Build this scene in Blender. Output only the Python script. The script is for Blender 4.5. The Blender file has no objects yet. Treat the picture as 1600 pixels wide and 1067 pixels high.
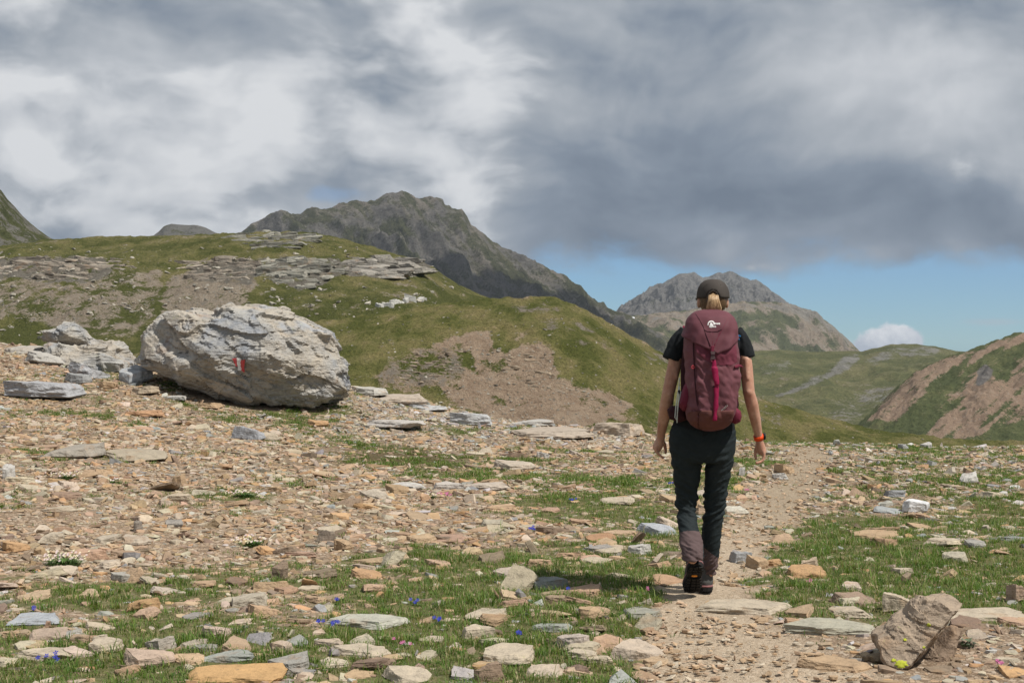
import bpy, bmesh, math, random
import numpy as np
from mathutils import Vector, Matrix, Euler, noise as mnoise
from mathutils.bvhtree import BVHTree

# ---------------------------------------------------------------- camera, sky, sun
scene = bpy.context.scene
COL = scene.collection
F = 2222.0                      # focal length in photo pixels (50 mm on 36 mm, 1600 px wide)
CX, CY, CAMZ = 800.0, 533.5, 1.37

cam_data = bpy.data.cameras.new('camera')
cam_data.lens = 50.0
cam_data.sensor_width = 36.0
cam_data.clip_start = 0.1
cam_data.clip_end = 60000.0
cam = bpy.data.objects.new('camera', cam_data)
COL.objects.link(cam)
cam.location = (0, 0, CAMZ)
cam.rotation_euler = (math.radians(90), 0, 0)
scene.camera = cam

SUN_EL, SUN_AZ = math.radians(57), math.radians(120)     # azimuth clockwise from the view direction
to_sun = Vector((math.cos(SUN_EL) * math.sin(SUN_AZ), math.cos(SUN_EL) * math.cos(SUN_AZ), math.sin(SUN_EL)))
sun_data = bpy.data.lights.new('sun', 'SUN')
sun_data.energy = 5.0
sun_data.angle = math.radians(0.55)
sun_data.color = (1.0, 0.955, 0.88)
sun = bpy.data.objects.new('sun', sun_data)
COL.objects.link(sun)
sun.rotation_euler = to_sun.to_track_quat('Z', 'Y').to_euler()
sun.location = to_sun * 50

scene.view_settings.view_transform = 'Standard'
scene.view_settings.look = 'None'
scene.view_settings.exposure = 0.0
scene.view_settings.gamma = 1.0
scene.view_settings.use_curve_mapping = False
scene.cycles.max_bounces = 5
scene.cycles.diffuse_bounces = 2
scene.cycles.glossy_bounces = 2
scene.cycles.volume_bounces = 0
scene.cycles.transparent_max_bounces = 6
scene.cycles.use_denoising = True


class NT:
    """small helper for node trees"""
    def __init__(self, tree):
        self.t = tree
        tree.nodes.clear()

    def n(self, kind, **kw):
        nd = self.t.nodes.new(kind)
        for k, v in kw.items():
            setattr(nd, k, v)
        return nd

    def put(self, sock, v):
        if isinstance(v, bpy.types.NodeSocket):
            self.t.links.new(v, sock)
        elif v is not None:
            if sock.type == 'RGBA' and len(v) == 3:
                v = (*v, 1.0)
            sock.default_value = v

    def m(self, op, a, b=None, c=None, clamp=False):
        nd = self.n('ShaderNodeMath', operation=op)
        nd.use_clamp = clamp
        for i, v in enumerate((a, b, c)):
            if v is not None:
                self.put(nd.inputs[i], v)
        return nd.outputs[0]

    def vm(self, op, a, b=None, scale=None):
        nd = self.n('ShaderNodeVectorMath', operation=op)
        self.put(nd.inputs[0], a)
        if b is not None:
            self.put(nd.inputs[1], b)
        if scale is not None:
            self.put(nd.inputs['Scale'], scale)
        return nd.outputs[0]

    def noise(self, vec, scale, detail=4, rough=0.55, dist=0.0, dim='3D', color=False):
        nd = self.n('ShaderNodeTexNoise', noise_dimensions=dim)
        self.put(nd.inputs['Vector'], vec)
        for k, v in (('Scale', scale), ('Detail', detail), ('Roughness', rough), ('Distortion', dist)):
            self.put(nd.inputs[k], v)
        return nd.outputs['Color' if color else 'Fac']

    def voro(self, vec, scale, feature='F1', rand=1.0, out='Distance'):
        nd = self.n('ShaderNodeTexVoronoi', feature=feature)
        self.put(nd.inputs['Vector'], vec)
        nd.inputs['Scale'].default_value = scale
        nd.inputs['Randomness'].default_value = rand
        return nd.outputs[out]

    def ramp(self, fac, stops, interp='LINEAR'):
        nd = self.n('ShaderNodeValToRGB')
        cr = nd.color_ramp
        cr.interpolation = interp
        while len(cr.elements) < len(stops):
            cr.elements.new(0.5)
        for e, (p, c) in zip(cr.elements, stops):
            e.position = p
            e.color = (*c, 1.0) if len(c) == 3 else c
        self.put(nd.inputs[0], fac)
        return nd.outputs[0]

    def step(self, v, a, b, lo=0.0, hi=1.0):
        nd = self.n('ShaderNodeMapRange', interpolation_type='SMOOTHSTEP')
        for i, q in enumerate((v, a, b, lo, hi)):
            self.put(nd.inputs[i], q)
        return nd.outputs[0]

    def mix(self, fac, a, b, blend='MIX'):
        nd = self.n('ShaderNodeMix', data_type='RGBA', blend_type=blend)
        self.put(nd.inputs[0], fac)
        self.put(nd.inputs[6], a)
        self.put(nd.inputs[7], b)
        return nd.outputs[2]

    def bump(self, height, strength=0.5, dist=0.02, normal=None):
        nd = self.n('ShaderNodeBump')
        nd.inputs['Strength'].default_value = strength
        nd.inputs['Distance'].default_value = dist
        self.put(nd.inputs['Height'], height)
        if normal is not None:
            self.put(nd.inputs['Normal'], normal)
        return nd.outputs[0]

    def out(self, color, rough=0.9, normal=None, spec=0.2, **kw):
        b = self.n('ShaderNodeBsdfPrincipled')
        self.put(b.inputs['Base Color'], color)
        self.put(b.inputs['Roughness'], rough)
        self.put(b.inputs['Specular IOR Level'], spec)
        if normal is not None:
            self.put(b.inputs['Normal'], normal)
        for k, v in kw.items():
            self.put(b.inputs[k.replace('_', ' ')], v)
        o = self.n('ShaderNodeOutputMaterial')
        self.t.links.new(b.outputs[0], o.inputs[0])


def new_mat(name):
    m = bpy.data.materials.new(name)
    m.use_nodes = True
    return m, NT(m.node_tree)


# ---- world: clear Nishita sky with procedural cloud cover in front of it
world = bpy.data.worlds.new('World')
scene.world = world
world.cycles.sampling_method = 'MANUAL'
world.cycles.sample_map_resolution = 256
world.use_nodes = True
w = NT(world.node_tree)
sky = w.n('ShaderNodeTexSky', sky_type='NISHITA')
sky.sun_disc = False
sky.sun_elevation = SUN_EL
sky.sun_rotation = SUN_AZ
sky.altitude = 2400
sky.air_density = 1.0
sky.dust_density = 0.2
sky.ozone_density = 2.5
geo = w.n('ShaderNodeTexCoord').outputs['Generated']
sx = w.n('ShaderNodeSeparateXYZ')
w.put(sx.inputs[0], geo)
X, Y, Z = sx.outputs
U = w.m('MULTIPLY', w.m('ARCTAN2', X, Y), 2.78)          # +-1 is about the frame's width
V = w.m('MULTIPLY', w.m('ARCSINE', Z), 2.78)
UV = w.n('ShaderNodeCombineXYZ')
w.put(UV.inputs[0], U)
w.put(UV.inputs[1], V)
P = UV.outputs[0]
warp = w.vm('SCALE', w.vm('SUBTRACT', w.noise(P, 2.2, 3, 0.5, color=True, dim='2D'), (0.5, 0.5, 0.5)), scale=0.16)
PW = w.vm('ADD', P, warp)
PS = w.vm('MULTIPLY', PW, (0.85, 1.75, 1.0))
SH = w.vm('ADD', PS, (0.05, 0.075, 0.0))                  # a step towards the sun, for the lit and shaded sides


def gauss(cu, cv, ru, rv, amp):
    d = w.vm('MULTIPLY', w.vm('SUBTRACT', P, (cu, cv, 0)), (1 / ru, 1 / rv, 0))
    ln = w.n('ShaderNodeVectorMath', operation='DOT_PRODUCT')
    w.put(ln.inputs[0], d)
    w.put(ln.inputs[1], d)
    return w.m('MULTIPLY', w.m('POWER', 2.71828, w.m('MULTIPLY', ln.outputs['Value'], -1.0)), amp)


def heap(vec):
    """rounded cumulus heaps: cell noise at two sizes over a cloudy base"""
    f = w.noise(vec, 2.7, 8, 0.57, dim='2D')
    wv = w.vm('ADD', vec, w.vm('SCALE', w.vm('SUBTRACT', w.noise(vec, 7.0, 4, 0.6, color=True, dim='2D'), (0.5, 0.5, 0.5)), scale=0.16))
    a_ = w.n('ShaderNodeTexVoronoi', feature='SMOOTH_F1', voronoi_dimensions='2D')
    w.put(a_.inputs['Vector'], wv)
    a_.inputs['Scale'].default_value = 4.2
    a_.inputs['Smoothness'].default_value = 0.35
    b2 = w.n('ShaderNodeTexVoronoi', feature='SMOOTH_F1', voronoi_dimensions='2D')
    w.put(b2.inputs['Vector'], wv)
    b2.inputs['Scale'].default_value = 10.0
    b2.inputs['Smoothness'].default_value = 0.3
    puffs = w.m('ADD', w.m('MULTIPLY', a_.outputs['Distance'], -0.22), w.m('MULTIPLY', b2.outputs['Distance'], -0.12))
    return w.m('ADD', w.m('ADD', f, 0.17), puffs)


n1 = heap(PS)
s1 = w.noise(PS, 2.7, 4, 0.5, dim='2D')
s2 = w.noise(SH, 2.7, 4, 0.5, dim='2D')
big = w.noise(PS, 1.1, 2, 0.5, dim='2D')
soft = w.noise(PW, 6.0, 6, 0.6, dim='2D')


def total(first, *gs):
    for g in gs:
        first = w.m('ADD', first, g)
    return first


# the grey deck: thick and blue-grey right of the middle, thinner to the left
deck = total(w.m('MULTIPLY', w.m('SUBTRACT', big, 0.5), 0.42), w.m('MULTIPLY', w.m('SUBTRACT', soft, 0.5), 0.30), w.m('MULTIPLY', w.m('SUBTRACT', s1, s2), 0.8),
             gauss(0.22, 0.30, 0.36, 0.20, -0.16), gauss(0.62, 0.22, 0.55, 0.11, -0.18), gauss(0.25, 0.19, 0.30, 0.07, -0.12), gauss(0.75, 0.55, 0.45, 0.15, 0.16), gauss(0.16, 0.42, 0.14, 0.06, 0.08), gauss(0.45, 0.36, 0.2, 0.06, 0.06),
             gauss(-0.85, 0.24, 0.6, 0.05, -0.10), gauss(0.12, 0.44, 0.20, 0.10, 0.05), gauss(-0.70, 0.55, 0.6, 0.15, 0.10), 0.45)
# sunlit cumulus in front of it, mostly left of the middle, with crisp edges
heap_c = total(n1, w.step(U, -0.05, 0.22, 0.02, -0.20), gauss(-0.28, 0.44, 0.42, 0.17, 0.20), gauss(-0.06, 0.56, 0.16, 0.14, -0.07), gauss(-0.78, 0.33, 0.36, 0.09, 0.14), gauss(-0.75, 0.56, 0.40, 0.09, 0.06), gauss(0.45, 0.33, 0.45, 0.22, -0.13), gauss(-0.24, 0.50, 0.06, 0.03, -0.06), gauss(-0.35, 0.62, 0.12, 0.04, -0.06), gauss(-0.30, 0.44, 0.10, 0.10, 0.07), gauss(-0.12, 0.63, 0.12, 0.05, -0.06))
lit = w.step(heap_c, 0.46, 0.72)
heap_l = total(w.m('MULTIPLY', w.m('SUBTRACT', heap_c, 0.55), 0.75), w.m('MULTIPLY', w.m('SUBTRACT', s1, s2), 1.3), w.m('MULTIPLY', w.m('SUBTRACT', soft, 0.5), 0.25), 0.66)
lum = total(w.m('MULTIPLY', deck, w.m('SUBTRACT', 1.0, lit)), w.m('MULTIPLY', heap_l, lit))
cloud_col = w.ramp(lum, [(0.08, (0.125, 0.165, 0.225)), (0.30, (0.215, 0.26, 0.325)), (0.50, (0.37, 0.405, 0.45)),
                         (0.72, (0.55, 0.575, 0.61)), (0.98, (0.72, 0.735, 0.755))])
# where the deck ends: a ragged base line low on the right, open blue below it
base = w.step(U, -0.42, 0.10, -0.30, 0.145)
edge = w.m('ADD', w.m('SUBTRACT', V, base), w.m('MULTIPLY', w.m('SUBTRACT', n1, 0.5), 0.16))
edge = w.m('ADD', edge, w.m('MULTIPLY', w.m('SUBTRACT', soft, 0.5), 0.05))
alpha = w.step(edge, -0.012, 0.05)
gap = w.m('ADD', gauss(-0.34, 0.285, 0.075, 0.022, 1.0), w.m('MULTIPLY', w.m('SUBTRACT', soft, 0.5), 1.6))
alpha = w.m('MULTIPLY', alpha, w.step(gap, 0.45, 1.05, 1.0, 0.62))
# a white cumulus low over the ridge, and a thin veil beside it
puff = w.m('ADD', gauss(0.72, -0.005, 0.085, 0.042, 1.0), w.m('MULTIPLY', w.m('SUBTRACT', w.noise(P, 17.0, 6, 0.6, dim='2D'), 0.5), 0.75))
puff_a = w.step(puff, 0.42, 0.58)
puff_c = w.ramp(w.m('ADD', w.m('MULTIPLY', V, 9.0), w.m('MULTIPLY', w.noise(P, 26.0, 5, 0.6, dim='2D'), 0.9)),
                [(0.25, (0.42, 0.47, 0.55)), (0.85, (0.80, 0.82, 0.85))])
veil = w.m('MULTIPLY', w.step(w.m('ADD', gauss(0.90, 0.036, 0.09, 0.010, 0.5), w.m('MULTIPLY', w.noise(P, 7.0, 5, 0.6, dim='2D'), 0.5)), 0.45, 0.8), 0.35)
bg_sky = w.n('ShaderNodeBackground')
w.put(bg_sky.inputs[0], w.mix(1.0, sky.outputs[0], (0.50, 0.74, 0.98), 'MULTIPLY'))
bg_sky.inputs[1].default_value = 0.095
bg_puff = w.n('ShaderNodeBackground')
w.put(bg_puff.inputs[0], puff_c)
bg_veil = w.n('ShaderNodeBackground')
bg_veil.inputs[0].default_value = (0.48, 0.47, 0.52, 1)
bg_cloud = w.n('ShaderNodeBackground')
w.put(bg_cloud.inputs[0], cloud_col)


def wmix(fac, a, b):
    nd = w.n('ShaderNodeMixShader')
    w.put(nd.inputs[0], fac)
    world.node_tree.links.new(a.outputs[0], nd.inputs[1])
    world.node_tree.links.new(b.outputs[0], nd.inputs[2])
    return nd


sh = wmix(alpha, wmix(puff_a, wmix(veil, bg_sky, bg_veil), bg_puff), bg_cloud)
wo = w.n('ShaderNodeOutputWorld')
world.node_tree.links.new(sh.outputs[0], wo.inputs[0])

# ---------------------------------------------------------------- helpers
random.seed(7)
RNG = np.random.default_rng(11)


def _h2(ix, iy, seed):
    h = (ix * 374761393 + iy * 668265263 + seed * 974634777) & 0xFFFFFFFF
    h = ((h ^ (h >> 13)) * 1274126177) & 0xFFFFFFFF
    h = ((h ^ (h >> 15)) * 2246822519) & 0xFFFFFFFF
    return (h ^ (h >> 16)) & 0xFFFFFFFF


def perlin(x, y, seed=0):
    x = np.asarray(x, float)
    y = np.asarray(y, float)
    xi, yi = np.floor(x).astype(np.int64), np.floor(y).astype(np.int64)
    fx, fy = x - xi, y - yi
    ux, uy = fx * fx * fx * (fx * (fx * 6 - 15) + 10), fy * fy * fy * (fy * (fy * 6 - 15) + 10)

    def g(dx, dy):
        a = _h2(xi + dx, yi + dy, seed) * (2 * math.pi / 4294967296.0)
        return np.cos(a) * (fx - dx) + np.sin(a) * (fy - dy)
    a = g(0, 0) * (1 - ux) + g(1, 0) * ux
    b = g(0, 1) * (1 - ux) + g(1, 1) * ux
    return (a * (1 - uy) + b * uy) * 1.5


def fbm(x, y, octv=5, gain=0.5, seed=0, lac=2.03):
    s, a = 0.0, 1.0
    for i in range(octv):
        s = s + a * perlin(x, y, seed + i * 17)
        x, y, a = x * lac + 3.1, y * lac - 1.7, a * gain
    return s


def ridged(x, y, octv=5, gain=0.5, seed=0, lac=2.03):
    s, a = 0.0, 1.0
    for i in range(octv):
        n = 1.0 - np.abs(perlin(x, y, seed + i * 17)) * 1.6
        s = s + a * (n - 0.5)
        x, y, a = x * lac + 3.1, y * lac - 1.7, a * gain
    return s


def sstep(v, a, b):
    t = np.clip((np.asarray(v, float) - a) / (b - a), 0, 1)
    return t * t * (3 - 2 * t)


def mesh_from(name, verts, faces, smooth=True):
    """verts (n,3), faces (m,3) or (m,4) int arrays"""
    me = bpy.data.meshes.new(name)
    verts = np.ascontiguousarray(verts, np.float32)
    faces = np.ascontiguousarray(faces, np.int32)
    k = faces.shape[1]
    me.vertices.add(len(verts))
    me.vertices.foreach_set('co', verts.ravel())
    me.loops.add(faces.size)
    me.loops.foreach_set('vertex_index', faces.ravel())
    me.polygons.add(len(faces))
    me.polygons.foreach_set('loop_start', np.arange(0, faces.size, k, dtype=np.int32))
    me.polygons.foreach_set('use_smooth', np.full(len(faces), smooth, bool))
    me.update(calc_edges=True)
    return me


def attr(me, name, data, kind='FLOAT_COLOR', domain='POINT'):
    a = me.attributes.new(name, kind, domain)
    data = np.ascontiguousarray(data, np.float32)
    if kind == 'FLOAT_COLOR':
        if data.shape[1] == 3:
            data = np.concatenate([data, np.ones((len(data), 1), np.float32)], 1)
        a.data.foreach_set('color', data.ravel())
    else:
        a.data.foreach_set('value', data.ravel())


def link(name, data, mat=None, parent=None, label=None, cat=None, group=None, kind=None, loc=None):
    o = bpy.data.objects.new(name, data)
    COL.objects.link(o)
    if mat is not None and data is not None:
        data.materials.clear()
        data.materials.append(mat)
    if parent is not None:
        o.parent = parent
    for k, v in (('label', label), ('category', cat), ('group', group), ('kind', kind)):
        if v:
            o[k] = v
    if loc is not None:
        o.location = loc
    return o


def pix(px, py, d):
    """the point d metres ahead that the photo shows at this pixel"""
    return np.array([(px - CX) / F * d, d, CAMZ - (py - CY) / F * d])


def project(p):
    p = np.asarray(p)
    return CX + p[..., 0] / p[..., 1] * F, CY - (p[..., 2] - CAMZ) / p[..., 1] * F


def inpoly(px, py, poly):
    inside = np.zeros(np.shape(px), bool)
    n = len(poly)
    for i in range(n):
        x0, y0 = poly[i]
        x1, y1 = poly[(i + 1) % n]
        c = ((y0 > py) != (y1 > py)) & (px < (x1 - x0) * (py - y0) / (y1 - y0 + 1e-9) + x0)
        inside ^= c
    return inside


def polydist(px, py, poly):
    """signed distance to a polygon, positive inside"""
    d = np.full(np.shape(px), 1e9)
    n = len(poly)
    for i in range(n):
        ax, ay = poly[i]
        bx, by = poly[(i + 1) % n]
        vx, vy = bx - ax, by - ay
        t = np.clip(((px - ax) * vx + (py - ay) * vy) / (vx * vx + vy * vy + 1e-9), 0, 1)
        d = np.minimum(d, np.hypot(px - ax - t * vx, py - ay - t * vy))
    return np.where(inpoly(px, py, poly), d, -d)
# ---------------------------------------------------------------- far and middle terrain
def terrain_mat(name, s, grass=((0.060, 0.072, 0.020), (0.095, 0.100, 0.034), (0.125, 0.112, 0.048)),
                rock=((0.10, 0.098, 0.092), (0.22, 0.21, 0.19)), scree=((0.22, 0.155, 0.105), (0.33, 0.26, 0.195)),
                bump=0.6, edge=0.35, speck=0.0):
    """s = size in metres of the main mottling"""
    m, t = new_mat(name)
    pos = t.n('ShaderNodeNewGeometry').outputs['Position']
    at = t.n('ShaderNodeAttribute', attribute_name='mask')
    sp = t.n('ShaderNodeSeparateColor')
    t.put(sp.inputs[0], at.outputs['Color'])
    R, G, B = sp.outputs[:3]
    big = t.noise(pos, 0.22 / s, 4, 0.55)
    mid = t.noise(pos, 1.0 / s, 6, 0.62)
    fine = t.noise(pos, 5.5 / s, 5, 0.68)
    finer = t.noise(pos, 22.0 / s, 3, 0.7)
    gv = t.m('ADD', t.m('MULTIPLY', mid, 0.6), t.m('ADD', t.m('MULTIPLY', big, 0.75), t.m('MULTIPLY', t.m('SUBTRACT', B, 0.5), 0.7)))
    gcol = t.ramp(t.m('SUBTRACT', gv, 0.18), [(0.30, grass[0]), (0.52, grass[1]), (0.75, grass[2])])
    gcol = t.mix(1.0, gcol, t.ramp(finer, [(0.30, (0.62, 0.64, 0.58)), (0.5, (1.0, 1.0, 1.0)), (0.70, (1.28, 1.24, 1.18))]), 'MULTIPLY')
    gcol = t.mix(1.0, gcol, t.ramp(fine, [(0.30, (0.50, 0.52, 0.45)), (0.50, (1.0, 1.0, 1.0)), (0.70, (1.38, 1.30, 1.2))]), 'MULTIPLY')
    rcol = t.ramp(t.m('ADD', t.m('MULTIPLY', mid, 0.55), t.m('MULTIPLY', fine, 0.55)), [(0.38, rock[0]), (0.70, rock[1])])
    scol = t.ramp(t.m('ADD', t.m('MULTIPLY', mid, 0.5), t.m('MULTIPLY', fine, 0.55)), [(0.36, scree[0]), (0.66, scree[1])])
    scol = t.mix(1.0, scol, t.ramp(finer, [(0.28, (0.55, 0.55, 0.55)), (0.55, (1.0, 1.0, 1.0)), (0.75, (1.35, 1.33, 1.3))]), 'MULTIPLY')
    br = t.m('ADD', t.m('MULTIPLY', t.m('SUBTRACT', fine, 0.5), 1.2), t.m('MULTIPLY', t.m('SUBTRACT', mid, 0.5), 1.3))
    fs = t.step(t.m('ADD', G, br), 0.5 - edge * 0.5, 0.5 + edge * 0.5)
    fr = t.step(t.m('ADD', R, br), 0.5 - edge * 0.5, 0.5 + edge * 0.5)
    col = t.mix(fs, gcol, scol)
    col = t.mix(fr, col, rcol)
    if speck:
        v = t.voro(pos, 2.6 / s)
        gate = t.step(t.m('ADD', t.m('MULTIPLY', mid, 1.0), t.m('MULTIPLY', G, 0.35)), 0.56, 0.70)
        k = t.m('MULTIPLY', t.step(v, 0.16, 0.24, 1.0, 0.0), t.m('MULTIPLY', gate, speck))
        col = t.mix(k, col, (0.34, 0.32, 0.28))
    h = t.m('ADD', t.m('MULTIPLY', mid, 1.0), t.m('ADD', t.m('MULTIPLY', fine, 0.45), t.m('MULTIPLY', finer, 0.16)))
    t.out(col, 0.95, t.bump(h, bump, s * 0.9), 0.08)
    return m


def ridge(name, D, crest, foot, front, back, px0, px1, nx, ny, shape, relief, masks, mat, nback=10):
    """A hill with a crest D metres away.  crest / foot: skyline and foot points; front / back: depth of its two slopes."""
    px = np.linspace(px0, px1, nx)
    cp = np.interp(px, [c[0] for c in crest], [c[1] for c in crest])
    fp = np.interp(px, [c[0] for c in foot], [c[1] for c in foot])
    zc = CAMZ + (CY - cp) / F * D
    zf = CAMZ + (CY - fp) / F * (D - front)
    t = np.concatenate([np.linspace(0, 1, ny), 1 + np.linspace(0, 1, nback + 1)[1:]])
    T, PX = np.meshgrid(t, px, indexing='ij')
    ZC, ZF = np.broadcast_to(zc, T.shape), np.broadcast_to(zf, T.shape)
    y = np.where(T <= 1, D - front * (1 - T), D + back * (T - 1))
    x = (PX - CX) / F * y
    tt = np.clip(T, 0, 1)
    b = np.clip(T - 1, 0, 1)
    z = np.where(T <= 1, ZF + (ZC - ZF) * shape(tt, x, y), ZC - np.maximum(ZC - ZF, 0.25 * back) * b ** 1.3)
    dx, dz = relief(x, y, tt * (1 - b), PX)
    x = x + dx
    z = z + dz
    pts = np.stack([x, y, z], -1)
    nrow = len(t)
    i = np.arange(nrow - 1)[:, None] * nx + np.arange(nx - 1)[None, :]
    faces = np.stack([i, i + 1, i + nx + 1, i + nx], -1).reshape(-1, 4)
    me = mesh_from(name, pts.reshape(-1, 3), faces)
    gy, gx = np.gradient(z, axis=0), np.gradient(z, axis=1)
    slope = np.hypot(gy / np.maximum(np.abs(np.gradient(y, axis=0)), 1e-6), gx / np.maximum(np.abs(np.gradient(x, axis=1)), 1e-6))
    qx, qy = project(pts)
    R, G, B = masks(qx, qy, x, y, z, slope, tt)
    attr(me, 'mask', np.stack([np.broadcast_to(np.clip(q, 0, 1), x.shape) for q in (R, G, B)], -1).reshape(-1, 3))
    o = link(name, me, mat, kind='structure')
    return o, pts


def soft(poly, w):
    return lambda px, py: sstep(polydist(px, py, poly), -w, w)


# -- great rocky mountain, left of the middle
def main_shape(t, x, y):
    return t ** 1.12


def main_relief(x, y, t, px):
    u = x + (y - 2000) * 0.62            # spurs run down to the right, towards the viewer
    v = y * 0.35
    r = ridged(u / 88, v / 150, 5, 0.50, 3)
    f = fbm(x / 26, y / 34, 5, 0.58, 9)
    k = np.sin(np.pi * np.clip(t, 0, 1)) ** 0.6
    dz = r * 34 * k + f * 5.0 * (0.36 + 0.64 * k)
    dz = dz + ridged(u / 20, y / 60, 4, 0.55, 17) * 4.0 * (0.5 + 0.5 * k)
    return f * 3.0 * k, dz


def main_masks(px, py, x, y, z, slope, t):
    g = fbm(x / 75, y / 75, 4, 0.55, 31)
    u = x + (y - 2000) * 0.62
    stripes = fbm(u / 22, y / 140, 4, 0.55, 12)
    low = sstep(py, 385, 470)
    rock = 0.36 - 0.28 * low + g * 0.75 + stripes * 0.45 + sstep(slope, 0.9, 1.7) * 0.25
    scree = 0.28 + stripes * 0.75 + 0.10 * (1 - low)
    return rock, scree, 0.25 + g * 0.3


mt_main = terrain_mat('alpine_mountain', 22, grass=((0.072, 0.076, 0.040), (0.104, 0.102, 0.053), (0.135, 0.122, 0.068)),
                      rock=((0.055, 0.054, 0.052), (0.215, 0.20, 0.178)), scree=((0.145, 0.128, 0.105), (0.25, 0.222, 0.185)), bump=0.8, edge=0.5)
ridge('mountain', 2000, [(150, 470), (250, 428), (330, 384), (378, 362), (392, 352), (405, 346), (420, 337), (438, 329), (452, 333), (470, 336), (482, 330), (492, 325), (502, 329), (515, 327), (535, 318), (555, 312),
                         (568, 316), (582, 314), (595, 307), (606, 302), (618, 301), (628, 298), (640, 304), (655, 310), (672, 309), (686, 311), (694, 320), (706, 326), (722, 327), (731, 338),
                         (736, 351), (750, 362), (772, 378), (800, 393), (830, 408), (858, 420), (880, 430), (900, 446), (920, 461), (945, 480), (965, 492), (1010, 510), (1100, 560)],
      [(150, 520), (600, 520), (965, 600), (1100, 640)], 420, 500, 150, 1100, 620, 170, main_shape, main_relief, main_masks, mt_main)


# -- double-topped rocky peak behind the hiker's head
def peak_relief(x, y, t, px):
    r = ridged((x + (y - 3000) * 0.3) / 60, y / 160, 6, 0.58, 41)
    f = fbm(x / 30, y / 40, 5, 0.6, 43)
    k = np.sin(np.pi * np.clip(t, 0, 1)) ** 0.6
    return f * 4 * k, r * 20 * k + f * 10 * (0.22 + 0.78 * k)


def peak_masks(px, py, x, y, z, slope, t):
    g = fbm(x / 80, y / 90, 4, 0.55, 51)
    return 0.85 + g * 0.4, 0.5 + fbm(x / 30, y / 120, 4, 0.5, 52) * 0.6, 0.4 + g * 0.2


mt_peak = terrain_mat('grey_peak', 20, rock=((0.10, 0.102, 0.105), (0.30, 0.285, 0.265)), scree=((0.22, 0.20, 0.175), (0.32, 0.29, 0.255)), bump=0.9, edge=0.5)
ridge('mountain_peak', 3000, [(900, 540), (955, 494), (968, 482), (985, 471), (1000, 461), (1020, 451), (1040, 441), (1052, 432), (1063, 428), (1085, 425), (1098, 433), (1108, 431), (1120, 428), (1140, 425),
                              (1155, 430), (1166, 434), (1173, 437), (1181, 436), (1192, 444), (1207, 456), (1226, 468), (1245, 484), (1275, 510), (1320, 560)],
      [(900, 560), (1000, 500), (1320, 560)], 430, 500, 900, 1320, 420, 120, lambda t, x, y: t ** 1.05, peak_relief, peak_masks, mt_peak)


# -- shoulder in front of the peak: green flank with brown scree
def shoulder_relief(x, y, t, px):
    f = fbm(x / 60, y / 70, 5, 0.52, 61)
    r = ridged((x + (y - 2300) * 0.4) / 70, y / 150, 5, 0.5, 63)
    k = np.sin(np.pi * np.clip(t, 0, 1)) ** 0.7
    rough = sstep(px, 1235, 1290)
    return f * 2 * k, f * (6 + 7 * rough) * (0.16 + k) + r * (13 + 8 * rough) * k + fbm(x / 14, y / 20, 4, 0.55, 66) * 2.0


def shoulder_masks(px, py, x, y, z, slope, t):
    g = fbm(x / 60, y / 60, 5, 0.55, 71)
    rock = 0.10 + 0.75 * sstep(px, 1225, 1290) * sstep(py - 0.45 * (px - 1240), 515, 470) + g * 0.42
    rock = rock + 0.30 * sstep(py, 500, 480) * sstep(px, 1120, 1180)
    green = np.maximum(soft([(1120, 500), (1150, 484), (1215, 487), (1245, 497), (1245, 512), (1215, 508), (1190, 520), (1170, 545), (1100, 545), (1085, 520)], 9)(px, py),
                       soft([(1222, 537), (1245, 540), (1290, 550), (1222, 551)], 5)(px, py))
    green = np.maximum(green, 0.8 * soft([(985, 508), (1040, 510), (1070, 530), (1060, 555), (980, 530)], 6)(px, py))
    st = fbm((x + y * 0.4) / 16, y / 110, 4, 0.55, 75)
    return rock * (1 - green) + st * 0.3, 0.72 - 0.66 * green + g * 0.55 + st * 0.45, 0.45 + g * 0.3


mt_shoulder = terrain_mat('scree_shoulder', 15, grass=((0.085, 0.098, 0.046), (0.115, 0.124, 0.058), (0.14, 0.138, 0.07)),
                          rock=((0.12, 0.115, 0.10), (0.33, 0.30, 0.255)), scree=((0.24, 0.188, 0.138), (0.37, 0.305, 0.235)), bump=0.8, edge=0.5)
SCREE_HILL, _ = ridge('scree_hill', 2300, [(860, 520), (940, 500), (965, 492), (1000, 494), (1040, 488), (1090, 482), (1130, 476), (1165, 471), (1200, 472), (1226, 472), (1245, 478), (1262, 483), (1275, 489), (1290, 503),
                           (1305, 513), (1320, 526), (1338, 544), (1360, 566), (1420, 600)],
      [(860, 610), (1000, 600), (1180, 590), (1420, 640)], 420, 500, 860, 1420, 440, 130, lambda t, x, y: t ** 0.95, shoulder_relief, shoulder_masks, mt_shoulder)


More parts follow.
